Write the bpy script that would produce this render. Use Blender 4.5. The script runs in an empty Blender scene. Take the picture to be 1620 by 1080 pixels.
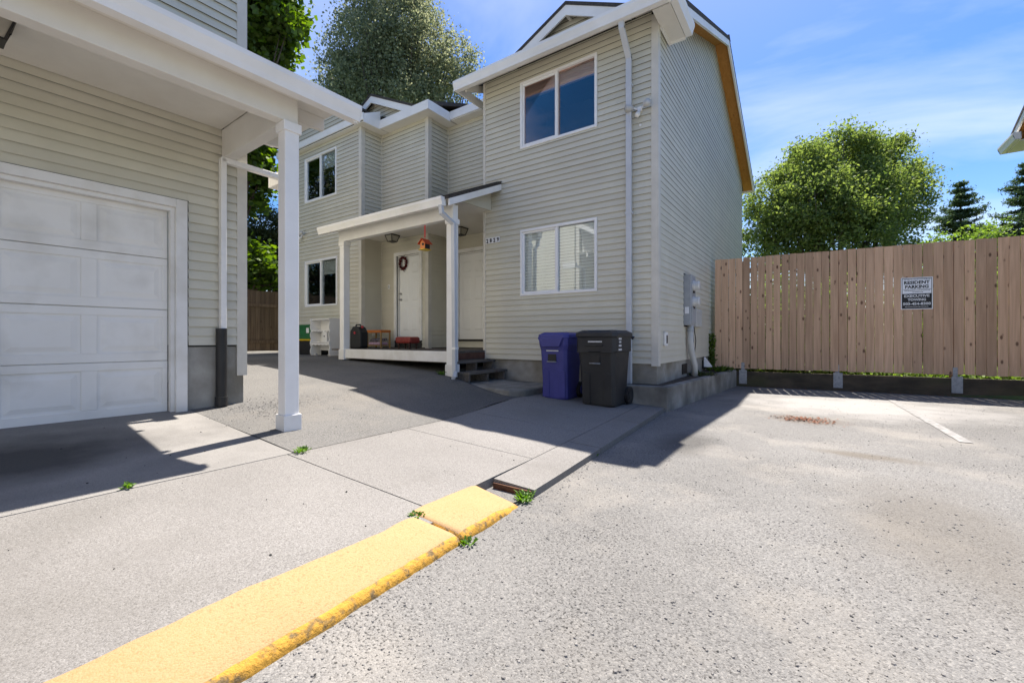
import bpy, math, random
import numpy as np
from mathutils import Vector, Matrix
R = math.radians
random.seed(11)
rng = np.random.default_rng(11)
sc = bpy.context.scene
col = sc.collection

# ------------------------------------------------------------------ camera
CAMH, FPX, HORIZON, YAW = 1.05, 690.0, 535.0, 35.0
cd = bpy.data.cameras.new('camera')
cam = bpy.data.objects.new('camera', cd)
col.objects.link(cam)
cd.sensor_width = 36.0
cd.lens = FPX / 1620 * 36
cd.shift_y = -(540 - HORIZON) / 1620
cd.clip_start = 0.05
cd.clip_end = 2000
cam.location = (0, 0, CAMH)
cam.rotation_euler = (R(90), 0, R(YAW))
sc.camera = cam

# ------------------------------------------------------------------ sky + sun
SUN = Vector((0.085, -0.463, -1.0)).normalized()          # direction the light travels
elev = math.asin(-SUN.z)
azim = math.atan2(-SUN.x, -SUN.y)
w = bpy.data.worlds.new('World')
sc.world = w
w.use_nodes = True
nt = w.node_tree
nt.nodes.clear()
def wn(t, **k):
    n = nt.nodes.new(t)
    for a, b in k.items(): setattr(n, a, b)
    return n
sky = wn('ShaderNodeTexSky', sky_type='NISHITA', sun_disc=False)
sky.sun_elevation = elev
sky.sun_rotation = azim
sky.air_density = 1.0
sky.dust_density = 0.8
sky.ozone_density = 2.2
tc = wn('ShaderNodeTexCoord')
sep = wn('ShaderNodeSeparateXYZ')
nt.links.new(tc.outputs['Generated'], sep.inputs[0])
addz = wn('ShaderNodeMath', operation='ADD'); addz.inputs[1].default_value = 0.18
nt.links.new(sep.outputs['Z'], addz.inputs[0])
mx = wn('ShaderNodeMath', operation='MAXIMUM'); mx.inputs[1].default_value = 0.05
nt.links.new(addz.outputs[0], mx.inputs[0])
dv = wn('ShaderNodeVectorMath', operation='DIVIDE')
cmb = wn('ShaderNodeCombineXYZ')
for i in range(3): nt.links.new(mx.outputs[0], cmb.inputs[i])
nt.links.new(tc.outputs['Generated'], dv.inputs[0]); nt.links.new(cmb.outputs[0], dv.inputs[1])
mp = wn('ShaderNodeMapping'); mp.inputs['Scale'].default_value = (0.8, 1.3, 0.0)
mp.inputs['Rotation'].default_value = (0, 0, R(-50))
nt.links.new(dv.outputs[0], mp.inputs[0])
nz = wn('ShaderNodeTexNoise'); nz.inputs['Scale'].default_value = 1.15; nz.inputs['Detail'].default_value = 7
nz.inputs['Roughness'].default_value = 0.55; nz.inputs['Distortion'].default_value = 0.5
nt.links.new(mp.outputs[0], nz.inputs['Vector'])
cr = wn('ShaderNodeValToRGB')
cr.color_ramp.elements[0].position = 0.43; cr.color_ramp.elements[0].color = (0, 0, 0, 1)
cr.color_ramp.elements[1].position = 0.82; cr.color_ramp.elements[1].color = (1, 1, 1, 1)
nt.links.new(nz.outputs['Fac'], cr.inputs[0])
fac = wn('ShaderNodeMath', operation='MULTIPLY'); fac.inputs[1].default_value = 0.72
nt.links.new(cr.outputs[0], fac.inputs[0])
mixc = wn('ShaderNodeMix', data_type='RGBA')
mixc.inputs[7].default_value = (5.6, 6.1, 6.9, 1)
nt.links.new(fac.outputs[0], mixc.inputs[0])
hs = wn('ShaderNodeHueSaturation'); hs.inputs['Saturation'].default_value = 1.45; hs.inputs['Hue'].default_value = 0.51
nt.links.new(sky.outputs[0], hs.inputs['Color']); nt.links.new(hs.outputs[0], mixc.inputs[6])
bg = wn('ShaderNodeBackground'); bg.inputs['Strength'].default_value = 0.085
nt.links.new(mixc.outputs[2], bg.inputs[0])
nt.links.new(bg.outputs[0], wn('ShaderNodeOutputWorld').inputs[0])

sl = bpy.data.lights.new('sun', 'SUN')
so = bpy.data.objects.new('sun', sl)
col.objects.link(so)
sl.energy = 4.8
sl.angle = R(0.53)
sl.color = (1.0, 0.965, 0.92)
so.location = (-4, 30, 40)
so.rotation_euler = SUN.to_track_quat('-Z', 'Y').to_euler()

vs = sc.view_settings
vs.view_transform = 'Standard'; vs.look = 'None'; vs.gamma = 1; vs.use_curve_mapping = False
vs.exposure = 1.3
vs.use_white_balance = True            # the camera's white balance, set for the shade
vs.white_balance_temperature = 6900
vs.white_balance_tint = 11

# ------------------------------------------------------------------ materials
def mat(name, c1, c2=None, scale=8.0, rough=0.7, bump=0.0, bscale=None, detail=6, stretch=(1, 1, 1), coords='Object',
        metallic=0.0, spec=0.4, rand=0.0, c3=None, big=0.6, lo=0.35, hi=0.65, bdist=0.01):
    m = bpy.data.materials.new(name); m.use_nodes = True
    t = m.node_tree; b = t.nodes['Principled BSDF']
    b.inputs['Roughness'].default_value = rough
    b.inputs['Metallic'].default_value = metallic
    b.inputs['Specular IOR Level'].default_value = spec
    if c2 is None: c2 = tuple(x * 0.88 for x in c1)
    N = t.nodes.new; L = t.links.new
    co = N('ShaderNodeTexCoord'); mpn = N('ShaderNodeMapping'); mpn.inputs['Scale'].default_value = stretch
    L(co.outputs[coords], mpn.inputs[0])
    n1 = N('ShaderNodeTexNoise'); n1.inputs['Scale'].default_value = scale; n1.inputs['Detail'].default_value = detail
    n1.inputs['Roughness'].default_value = 0.6
    L(mpn.outputs[0], n1.inputs['Vector'])
    r1 = N('ShaderNodeValToRGB')
    r1.color_ramp.elements[0].position = lo; r1.color_ramp.elements[0].color = (*c2, 1)
    r1.color_ramp.elements[1].position = hi; r1.color_ramp.elements[1].color = (*c1, 1)
    L(n1.outputs['Fac'], r1.inputs[0])
    out = r1.outputs[0]
    if c3 is not None:
        n3 = N('ShaderNodeTexNoise'); n3.inputs['Scale'].default_value = big; n3.inputs['Detail'].default_value = 5
        L(mpn.outputs[0], n3.inputs['Vector'])
        r3 = N('ShaderNodeValToRGB'); r3.color_ramp.elements[0].position = 0.48; r3.color_ramp.elements[1].position = 0.68
        L(n3.outputs['Fac'], r3.inputs[0])
        mm = N('ShaderNodeMix'); mm.data_type = 'RGBA'
        L(r3.outputs[0], mm.inputs[0]); L(out, mm.inputs[6]); mm.inputs[7].default_value = (*c3, 1)
        out = mm.outputs[2]
    if rand > 0:
        oi = N('ShaderNodeObjectInfo')
        mr = N('ShaderNodeMapRange'); mr.inputs['To Min'].default_value = 1 - rand; mr.inputs['To Max'].default_value = 1 + rand
        L(oi.outputs['Random'], mr.inputs[0])
        hv = N('ShaderNodeHueSaturation'); L(mr.outputs[0], hv.inputs['Value']); L(out, hv.inputs['Color'])
        out = hv.outputs[0]
    L(out, b.inputs['Base Color'])
    if bump > 0:
        n2 = N('ShaderNodeTexNoise'); n2.inputs['Scale'].default_value = bscale or scale * 2; n2.inputs['Detail'].default_value = 8
        n2.inputs['Roughness'].default_value = 0.65
        L(mpn.outputs[0], n2.inputs['Vector'])
        bp = N('ShaderNodeBump'); bp.inputs['Strength'].default_value = bump; bp.inputs['Distance'].default_value = bdist
        L(n2.outputs['Fac'], bp.inputs['Height']); L(bp.outputs[0], b.inputs['Normal'])
    return m

def pavement(name, base, dark, light, stain, stone=70.0, stain_amt=0.5, bump=0.5, pits=0.5, bdist=0.006):
    """aggregate in binder: voronoi stones + fine speckle + large stains"""
    m = bpy.data.materials.new(name); m.use_nodes = True
    t = m.node_tree; b = t.nodes['Principled BSDF']; N = t.nodes.new; L = t.links.new
    b.inputs['Roughness'].default_value = 0.93; b.inputs['Specular IOR Level'].default_value = 0.15
    co = N('ShaderNodeTexCoord')
    v = N('ShaderNodeTexVoronoi'); v.inputs['Scale'].default_value = stone
    L(co.outputs['Object'], v.inputs['Vector'])
    sx = N('ShaderNodeSeparateColor'); L(v.outputs['Color'], sx.inputs[0])
    r = N('ShaderNodeValToRGB'); e = r.color_ramp.elements
    e[0].position = 0.05; e[0].color = (*dark, 1); e[1].position = 0.95; e[1].color = (*light, 1)
    q = e.new(0.35); q.color = (*base, 1); q = e.new(0.75); q.color = (*base, 1)
    L(sx.outputs[0], r.inputs[0])
    n = N('ShaderNodeTexNoise'); n.inputs['Scale'].default_value = 0.9; n.inputs['Detail'].default_value = 8; n.inputs['Roughness'].default_value = 0.62
    L(co.outputs['Object'], n.inputs['Vector'])
    rs = N('ShaderNodeValToRGB'); rs.color_ramp.elements[0].position = 0.5; rs.color_ramp.elements[1].position = 0.72
    rs.color_ramp.elements[1].color = (stain_amt,) * 3 + (1,)
    L(n.outputs['Fac'], rs.inputs[0])
    mm = N('ShaderNodeMix'); mm.data_type = 'RGBA'
    L(rs.outputs[0], mm.inputs[0]); L(r.outputs[0], mm.inputs[6]); mm.inputs[7].default_value = (*stain, 1)
    nb_ = N('ShaderNodeTexNoise'); nb_.inputs['Scale'].default_value = 0.28; nb_.inputs['Detail'].default_value = 6; nb_.inputs['Distortion'].default_value = 0.4
    L(co.outputs['Object'], nb_.inputs['Vector'])
    mrb = N('ShaderNodeMapRange'); mrb.inputs['From Min'].default_value = 0.35; mrb.inputs['From Max'].default_value = 0.68
    mrb.inputs['To Min'].default_value = 0.86; mrb.inputs['To Max'].default_value = 1.22; L(nb_.outputs['Fac'], mrb.inputs[0])
    hvb = N('ShaderNodeHueSaturation'); L(mrb.outputs[0], hvb.inputs['Value']); L(mm.outputs[2], hvb.inputs['Color'])
    # dark pits between the stones, clustered
    n4 = N('ShaderNodeTexNoise'); n4.inputs['Scale'].default_value = stone * 0.55; n4.inputs['Detail'].default_value = 4
    L(co.outputs['Object'], n4.inputs['Vector'])
    n5 = N('ShaderNodeTexNoise'); n5.inputs['Scale'].default_value = 1.7; n5.inputs['Detail'].default_value = 5
    L(co.outputs['Object'], n5.inputs['Vector'])
    sm = N('ShaderNodeMath'); sm.operation = 'MULTIPLY_ADD'; sm.inputs[1].default_value = 0.35
    L(n5.outputs['Fac'], sm.inputs[0]); L(n4.outputs['Fac'], sm.inputs[2])
    rp = N('ShaderNodeValToRGB'); rp.color_ramp.elements[0].position = 0.78; rp.color_ramp.elements[1].position = 0.84
    rp.color_ramp.elements[1].color = (pits,) * 3 + (1,)
    L(sm.outputs[0], rp.inputs[0])
    m2 = N('ShaderNodeMix'); m2.data_type = 'RGBA'
    L(rp.outputs[0], m2.inputs[0]); L(hvb.outputs[0], m2.inputs[6]); m2.inputs[7].default_value = (*[x * 0.35 for x in dark], 1)
    L(m2.outputs[2], b.inputs['Base Color'])
    n2 = N('ShaderNodeTexNoise'); n2.inputs['Scale'].default_value = stone * 1.3; n2.inputs['Detail'].default_value = 6
    L(co.outputs['Object'], n2.inputs['Vector'])
    ad = N('ShaderNodeMath'); ad.operation = 'SUBTRACT'; L(n2.outputs['Fac'], ad.inputs[0]); L(v.outputs['Distance'], ad.inputs[1])
    bp = N('ShaderNodeBump'); bp.inputs['Strength'].default_value = bump; bp.inputs['Distance'].default_value = bdist
    L(ad.outputs[0], bp.inputs['Height']); L(bp.outputs[0], b.inputs['Normal'])
    return m

def add_stain(m, cx, cy, rx, ry, c, amt):
    """one old oil stain with a ragged outline, at its own place on the concrete"""
    t = m.node_tree; N = t.nodes.new; L = t.links.new; b = t.nodes['Principled BSDF']
    src = b.inputs['Base Color'].links[0].from_socket
    g = N('ShaderNodeNewGeometry'); mp_ = N('ShaderNodeMapping'); mp_.vector_type = 'POINT'
    mp_.inputs['Location'].default_value = (-cx / rx, -cy / ry, 0); mp_.inputs['Scale'].default_value = (1 / rx, 1 / ry, 0)
    L(g.outputs['Position'], mp_.inputs[0])
    ln = N('ShaderNodeVectorMath'); ln.operation = 'LENGTH'; L(mp_.outputs[0], ln.inputs[0])
    n = N('ShaderNodeTexNoise'); n.inputs['Scale'].default_value = 2.2; n.inputs['Detail'].default_value = 6; L(g.outputs['Position'], n.inputs['Vector'])
    ad = N('ShaderNodeMath'); ad.operation = 'MULTIPLY_ADD'; ad.inputs[1].default_value = 0.9; L(n.outputs['Fac'], ad.inputs[0]); L(ln.outputs['Value'], ad.inputs[2])
    mr = N('ShaderNodeMapRange'); mr.inputs['From Min'].default_value = 0.8; mr.inputs['From Max'].default_value = 1.45; mr.inputs['To Min'].default_value = amt; mr.inputs['To Max'].default_value = 0.0
    L(ad.outputs[0], mr.inputs[0])
    mm = N('ShaderNodeMix'); mm.data_type = 'RGBA'; L(mr.outputs[0], mm.inputs[0]); L(src, mm.inputs[6]); mm.inputs[7].default_value = (*c, 1)
    L(mm.outputs[2], b.inputs['Base Color'])

def wood(name, c1, c2, knot=(0.08, 0.045, 0.03), axis='Z', scale=1.0, rough=0.8, rand=0.18, grain=14.0):
    m = bpy.data.materials.new(name); m.use_nodes = True
    t = m.node_tree; b = t.nodes['Principled BSDF']; N = t.nodes.new; L = t.links.new
    b.inputs['Roughness'].default_value = rough; b.inputs['Specular IOR Level'].default_value = 0.2
    co = N('ShaderNodeTexCoord'); oi = N('ShaderNodeObjectInfo')
    ofs = N('ShaderNodeVectorMath'); ofs.operation = 'MULTIPLY_ADD'
    cx = N('ShaderNodeCombineXYZ')
    for i in range(3): L(oi.outputs['Random'], cx.inputs[i])
    L(cx.outputs[0], ofs.inputs[0]); ofs.inputs[1].default_value = (37, 53, 71); L(co.outputs['Object'], ofs.inputs[2])
    mpn = N('ShaderNodeMapping')
    s = [grain, grain, grain]; s['XYZ'.index(axis)] = 0.7
    mpn.inputs['Scale'].default_value = s
    L(ofs.outputs[0], mpn.inputs[0])
    n = N('ShaderNodeTexNoise'); n.inputs['Scale'].default_value = 1.6; n.inputs['Detail'].default_value = 7; n.inputs['Distortion'].default_value = 0.6
    L(mpn.outputs[0], n.inputs['Vector'])
    r = N('ShaderNodeValToRGB'); r.color_ramp.elements[0].position = 0.3; r.color_ramp.elements[0].color = (*c2, 1)
    r.color_ramp.elements[1].position = 0.7; r.color_ramp.elements[1].color = (*c1, 1)
    L(n.outputs['Fac'], r.inputs[0])
    mk = N('ShaderNodeMapping'); s2 = [7 * scale] * 3; s2['XYZ'.index(axis)] = 3.4 * scale; mk.inputs['Scale'].default_value = s2
    L(ofs.outputs[0], mk.inputs[0])
    v = N('ShaderNodeTexVoronoi'); v.inputs['Scale'].default_value = 1.0; L(mk.outputs[0], v.inputs['Vector'])
    rk = N('ShaderNodeValToRGB'); rk.color_ramp.elements[0].position = 0.09; rk.color_ramp.elements[0].color = (0.85,) * 3 + (1,)
    rk.color_ramp.elements[1].position = 0.17; rk.color_ramp.elements[1].color = (0, 0, 0, 1)
    L(v.outputs['Distance'], rk.inputs[0])
    mm = N('ShaderNodeMix'); mm.data_type = 'RGBA'; L(rk.outputs[0], mm.inputs[0]); L(r.outputs[0], mm.inputs[6]); mm.inputs[7].default_value = (*knot, 1)
    mr = N('ShaderNodeMapRange'); mr.inputs['To Min'].default_value = 1 - rand; mr.inputs['To Max'].default_value = 1 + rand
    L(oi.outputs['Random'], mr.inputs[0])
    hv = N('ShaderNodeHueSaturation'); L(mr.outputs[0], hv.inputs['Value']); L(mm.outputs[2], hv.inputs['Color'])
    L(hv.outputs[0], b.inputs['Base Color'])
    bp = N('ShaderNodeBump'); bp.inputs['Strength'].default_value = 0.35; bp.inputs['Distance'].default_value = 0.004
    L(n.outputs['Fac'], bp.inputs['Height']); L(bp.outputs[0], b.inputs['Normal'])
    return m

def leafmat(name, c1, c2, trans=0.45):
    m = bpy.data.materials.new(name); m.use_nodes = True
    t = m.node_tree; t.nodes.clear(); N = t.nodes.new; L = t.links.new
    g = N('ShaderNodeNewGeometry')
    r = N('ShaderNodeValToRGB'); r.color_ramp.elements[0].color = (*c2, 1); r.color_ramp.elements[1].color = (*c1, 1)
    L(g.outputs['Random Per Island'], r.inputs[0])
    d = N('ShaderNodeBsdfDiffuse'); L(r.outputs[0], d.inputs[0])
    hv = N('ShaderNodeHueSaturation'); hv.inputs['Saturation'].default_value = 1.15; hv.inputs['Value'].default_value = 1.7
    L(r.outputs[0], hv.inputs['Color'])
    tr = N('ShaderNodeBsdfTranslucent'); L(hv.outputs[0], tr.inputs[0])
    mx1 = N('ShaderNodeMixShader'); mx1.inputs[0].default_value = trans
    L(d.outputs[0], mx1.inputs[1]); L(tr.outputs[0], mx1.inputs[2])
    gl = N('ShaderNodeBsdfGlossy'); gl.inputs['Roughness'].default_value = 0.6; gl.inputs[0].default_value = (0.6, 0.65, 0.55, 1)
    mx2 = N('ShaderNodeMixShader'); mx2.inputs[0].default_value = 0.05
    L(mx1.outputs[0], mx2.inputs[1]); L(gl.outputs[0], mx2.inputs[2])
    L(mx2.outputs[0], N('ShaderNodeOutputMaterial').inputs[0])
    return m

def glassmat(name, refl=0.3, tint=(0.75, 0.8, 0.85), gloss=(0.9, 0.95, 1)):
    m = bpy.data.materials.new(name); m.use_nodes = True
    t = m.node_tree; t.nodes.clear(); N = t.nodes.new; L = t.links.new
    gl = N('ShaderNodeBsdfGlossy'); gl.inputs['Roughness'].default_value = 0.01; gl.inputs[0].default_value = (*gloss, 1)
    tr = N('ShaderNodeBsdfTransparent'); tr.inputs[0].default_value = (*tint, 1)
    fr = N('ShaderNodeFresnel'); fr.inputs[0].default_value = 1.5
    ad = N('ShaderNodeMath'); ad.operation = 'MULTIPLY_ADD'; ad.inputs[1].default_value = 0.8; ad.inputs[2].default_value = refl
    L(fr.outputs[0], ad.inputs[0])
    mxs = N('ShaderNodeMixShader'); L(ad.outputs[0], mxs.inputs[0]); L(tr.outputs[0], mxs.inputs[1]); L(gl.outputs[0], mxs.inputs[2])
    L(mxs.outputs[0], N('ShaderNodeOutputMaterial').inputs[0])
    return m

M = {}
M['siding'] = mat('vinyl_siding', (0.625, 0.60, 0.50), (0.57, 0.548, 0.452), scale=2.2, rough=0.55, rand=0.035, c3=(0.565, 0.535, 0.45), big=0.5, bump=0.06, bscale=60)
M['felt'] = mat('building_paper', (0.05, 0.048, 0.045), (0.04, 0.039, 0.036), rough=0.95)
M['siding_trim'] = mat('vinyl_corner_trim', (0.65, 0.62, 0.55), scale=4, rough=0.5)
M['pale'] = mat('pale_siding', (0.62, 0.61, 0.57), (0.57, 0.56, 0.52), scale=2, rough=0.6)
M['white'] = mat('white_paint', (0.83, 0.825, 0.81), (0.78, 0.775, 0.76), scale=3.5, rough=0.5, c3=(0.74, 0.73, 0.70), big=1.3)
M['cream'] = mat('porch_paint', (0.74, 0.72, 0.67), (0.69, 0.665, 0.61), scale=2.5, rough=0.55)
M['scuffed'] = mat('scuffed_white_paint', (0.76, 0.755, 0.74), (0.70, 0.69, 0.665), scale=14, rough=0.6, c3=(0.66, 0.645, 0.61), big=3, lo=0.2, hi=0.45)
M['gdoor'] = mat('garage_door_paint', (0.80, 0.79, 0.765), (0.75, 0.74, 0.71), scale=1.8, rough=0.5, c3=(0.67, 0.655, 0.62), big=2.4)
M['vinylwhite'] = mat('window_vinyl', (0.84, 0.84, 0.84), (0.8, 0.8, 0.8), rough=0.35)
M['doorwhite'] = mat('door_paint', (0.83, 0.84, 0.83), (0.79, 0.80, 0.79), scale=2, rough=0.4)
M['foundation'] = mat('foundation_concrete', (0.36, 0.35, 0.32), (0.24, 0.23, 0.205), scale=3.5, rough=0.9, bump=0.4, bscale=40, c3=(0.19, 0.17, 0.13), big=1.6)
M['planter'] = mat('weathered_concrete', (0.33, 0.325, 0.30), (0.16, 0.155, 0.14), scale=2.4, rough=0.92, bump=0.5, bscale=45, stretch=(1, 1, 0.8), c3=(0.12, 0.115, 0.10), big=1.5)
M['walk'] = pavement('broom_concrete', (0.195, 0.187, 0.177), (0.135, 0.129, 0.121), (0.245, 0.237, 0.225), (0.153, 0.145, 0.133), stone=210, stain_amt=0.6, bump=0.45, pits=0.3, bdist=0.003)
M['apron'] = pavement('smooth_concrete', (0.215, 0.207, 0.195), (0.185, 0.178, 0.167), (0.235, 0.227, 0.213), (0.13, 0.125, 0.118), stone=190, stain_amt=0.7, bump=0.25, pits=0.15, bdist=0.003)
M['lot'] = pavement('worn_asphalt', (0.175, 0.172, 0.165), (0.11, 0.107, 0.103), (0.23, 0.224, 0.212), (0.265, 0.248, 0.222), stone=150, stain_amt=0.85, bump=0.7, pits=0.85, bdist=0.004)
M['drive'] = pavement('drive_asphalt', (0.13, 0.127, 0.121), (0.088, 0.086, 0.082), (0.17, 0.165, 0.155), (0.175, 0.162, 0.143), stone=150, stain_amt=0.7, bump=0.5, pits=0.6, bdist=0.004)
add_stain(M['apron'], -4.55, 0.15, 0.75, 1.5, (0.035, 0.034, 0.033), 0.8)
add_stain(M['lot'], 0.4, 8.6, 2.0, 1.6, (0.34, 0.33, 0.315), 0.75)
add_stain(M['lot'], 1.7, 2.4, .8, 1.5, (0.30, 0.288, 0.27), 0.7)
add_stain(M['lot'], .55, 3.3, .6, 1.2, (0.13, 0.117, 0.10), 0.5)
add_stain(M['lot'], -1.1, 4.6, 0.35, 0.8, (0.06, 0.058, 0.055), 0.6)
add_stain(M['lot'], 0.35, 5.0, 0.5, 0.16, (0.13, 0.11, 0.085), 0.6)
add_stain(M['lot'], -0.1, 6.8, 0.55, 0.4, (0.12, 0.085, 0.06), 0.55)
M['yellow'] = pavement('kerb_yellow_paint', (0.37, 0.232, 0.118), (0.345, 0.208, 0.098), (0.385, 0.247, 0.13), (0.335, 0.222, 0.125), stone=160, stain_amt=0.5, bump=0.35, pits=0.28, bdist=0.005)
M['yellow_edge'] = mat('kerb_edge_paint', (0.50, 0.265, 0.035), (0.17, 0.115, 0.05), scale=22, rough=0.8, bump=0.9, bscale=40, lo=0.36, hi=0.5, bdist=0.012)
M['rust'] = mat('rusty_soil', (0.13, 0.06, 0.03), (0.06, 0.03, 0.02), scale=14, rough=0.95, bump=0.8)
M['fence'] = wood('fence_cedar', (0.63, 0.415, 0.275), (0.45, 0.285, 0.18), knot=(0.10,0.05,0.03), rand=0.2)
M['oldfence'] = wood('old_fence_wood', (0.16, 0.115, 0.075), (0.09, 0.062, 0.042))
M['railwood'] = wood('rail_wood', (0.22, 0.15, 0.10), (0.14, 0.09, 0.06), axis='X')
M['timber'] = mat('mossy_timber', (0.10, 0.075, 0.05), (0.045, 0.036, 0.025), scale=5, rough=0.95, bump=0.6, stretch=(0.4, 1, 1), c3=(0.07, 0.065, 0.03), big=2)
M['deck'] = wood('deck_boards', (0.14, 0.125, 0.11), (0.085, 0.075, 0.066), axis='X')
M['stepwood'] = wood('step_boards', (0.16, 0.145, 0.13), (0.085, 0.076, 0.068), axis='Y')
M['riser'] = mat('red_brown_riser', (0.13, 0.06, 0.04), (0.08, 0.035, 0.025), scale=6, rough=0.85)
M['ply'] = wood('bare_plywood', (0.52, 0.25, 0.075), (0.42, 0.185, 0.05), axis='Y', rand=0.03, knot=(0.3, 0.12, 0.04))
M['shingle'] = mat('asphalt_shingle', (0.075, 0.068, 0.062), (0.035, 0.032, 0.03), scale=30, rough=0.95, bump=0.7, bscale=50)
M['galv'] = mat('galvanised_steel', (0.34, 0.35, 0.37), (0.22, 0.23, 0.25), scale=18, rough=0.5, metallic=0.3)
M['meter'] = mat('grey_enamel', (0.36, 0.38, 0.40), (0.30, 0.32, 0.34), scale=8, rough=0.5)
M['greyplastic'] = mat('pale_grey_plastic', (0.52, 0.52, 0.50), (0.46, 0.46, 0.44), scale=5, rough=0.5)
M['black'] = mat('black_plastic', (0.022, 0.022, 0.023), (0.014, 0.014, 0.015), scale=4, rough=0.5)
M['blackmetal'] = mat('black_metal', (0.03, 0.028, 0.026), (0.02, 0.019, 0.018), rough=0.45)
M['binblack'] = mat('charcoal_bin_plastic', (0.026, 0.0265, 0.028), (0.018, 0.0185, 0.02), scale=3, rough=0.55, bump=0.1, bscale=90, c3=(0.036, 0.035, 0.033), big=2.5)
M['binblue'] = mat('blue_bin_plastic', (0.058, 0.060, 0.255), (0.045, 0.047, 0.20), scale=3, rough=0.5, bump=0.1, bscale=90)
M['print'] = mat('white_print', (0.72, 0.72, 0.72), (0.6, 0.6, 0.6), rough=0.6)
M['blackprint'] = mat('black_print', (0.012, 0.012, 0.014), rough=0.5)
M['signwhite'] = mat('sign_face', (0.80, 0.81, 0.84), (0.77, 0.78, 0.81), rough=0.35)
M['green'] = mat('green_plastic', (0.012, 0.16, 0.055), (0.01, 0.12, 0.04), rough=0.4)
M['lidyellow'] = mat('yellow_lid', (0.75, 0.50, 0.02), rough=0.4)
M['red'] = mat('red_leather', (0.30, 0.045, 0.035), (0.22, 0.03, 0.025), scale=12, rough=0.45)
M['darkwood'] = mat('dark_turned_wood', (0.05, 0.02, 0.014), rough=0.4)
M['orange'] = mat('orange_bench_board', (0.55, 0.17, 0.035), (0.45, 0.13, 0.025), scale=6, rough=0.5, stretch=(0.5, 3, 3))
M['bamboo'] = mat('bench_leg_wood', (0.40, 0.24, 0.09), rough=0.5)
M['pink'] = mat('pink_fabric', (0.55, 0.36, 0.46), (0.42, 0.27, 0.36), scale=20, rough=0.9)
M['plaid'] = mat('speckled_fabric', (0.30, 0.26, 0.28), (0.07, 0.055, 0.06), scale=35, rough=0.9, lo=0.45, hi=0.55)
M['wreath'] = mat('dark_red_twigs', (0.13, 0.02, 0.022), (0.06, 0.012, 0.012), scale=30, rough=0.9)
M['ribbon'] = mat('red_ribbon', (0.50, 0.04, 0.05), rough=0.6)
M['birdorange'] = mat('orange_bird_house', (0.72, 0.24, 0.07), rough=0.5)
M['birdroof'] = mat('red_bird_roof', (0.55, 0.075, 0.025), rough=0.5)
M['lampglass'] = mat('frosted_lamp_glass', (0.40, 0.38, 0.33), rough=0.3)
M['brass'] = mat('satin_nickel', (0.45, 0.43, 0.40), metallic=0.9, rough=0.3)
M['glass'] = glassmat('window_glass', 0.02, (0.97, 0.99, 0.98))
M['glass_blue'] = glassmat('coated_window_glass', 0.12, (0.9, 0.92, 0.95), (1.0, 0.74, 0.62))
M['glass_front'] = glassmat('lower_window_glass', 0.10, (0.98, 1, 0.99))
M['meterglass'] = mat('meter_glass', (0.62, 0.63, 0.63), rough=0.12, spec=0.6)
M['blind'] = mat('white_blind', (0.90, 0.91, 0.90), (0.87, 0.88, 0.87), rough=0.5)
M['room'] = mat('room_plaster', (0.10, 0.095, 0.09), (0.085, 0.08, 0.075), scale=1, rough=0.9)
M['soil'] = mat('dark_soil', (0.07, 0.055, 0.04), (0.035, 0.028, 0.02), scale=9, rough=1, bump=0.8, bscale=30)
M['grassground'] = mat('rough_grass_ground', (0.09, 0.13, 0.04), (0.05, 0.07, 0.025), scale=3, rough=1)
M['bark'] = mat('bark', (0.13, 0.10, 0.075), (0.06, 0.045, 0.035), scale=10, rough=0.95, bump=0.8, stretch=(2, 2, 0.5))
M['stone'] = mat('loose_stone', (0.26, 0.25, 0.235), (0.12, 0.115, 0.11), scale=15, rough=0.95)
M['darkstone'] = mat('dark_stone', (0.06, 0.058, 0.055), (0.03, 0.03, 0.028), scale=15, rough=0.9)
M['deadleaf'] = mat('dead_leaves', (0.24, 0.09, 0.05), (0.10, 0.05, 0.03), scale=25, rough=0.95)
M['lineworn'] = mat('worn_line_paint', (0.285, 0.28, 0.27), (0.19, 0.185, 0.178), scale=12, rough=0.9, lo=0.40, hi=0.60, bump=0.4)
M['leaf_big'] = leafmat('leaf_broad', (0.20, 0.25, 0.07), (0.07, 0.11, 0.03), 0.5)
M['leaf_birch'] = leafmat('leaf_grey_green', (0.29, 0.30, 0.19), (0.11, 0.135, 0.075), 0.45)
M['leaf_maple'] = leafmat('leaf_maple', (0.11, 0.175, 0.025), (0.045, 0.085, 0.014), 0.45)
M['leaf_dark'] = leafmat('leaf_dark', (0.075, 0.095, 0.035), (0.03, 0.045, 0.015), 0.3)
M['leaf_conifer'] = leafmat('needle', (0.08, 0.125, 0.05), (0.03, 0.055, 0.022), 0.3)
M['leaf_shrub'] = leafmat('leaf_shrub', (0.16, 0.23, 0.05), (0.07, 0.12, 0.025), 0.5)
M['weed'] = leafmat('weed_leaf', (0.13, 0.24, 0.03), (0.06, 0.13, 0.02), 0.4)

# ------------------------------------------------------------------ mesh helpers
class Thing:
    pass
def thing(name, label, cat, loc, group=None, kind=None):
    o = bpy.data.objects.new(name, None); col.objects.link(o); o.location = loc
    o.empty_display_size = 0.2
    if label: o['label'] = label
    if cat: o['category'] = cat
    if group: o['group'] = group
    if kind: o['kind'] = kind
    return o
def base_of(p):
    while p.parent: p = p.parent
    return Vector(p.location)

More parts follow.
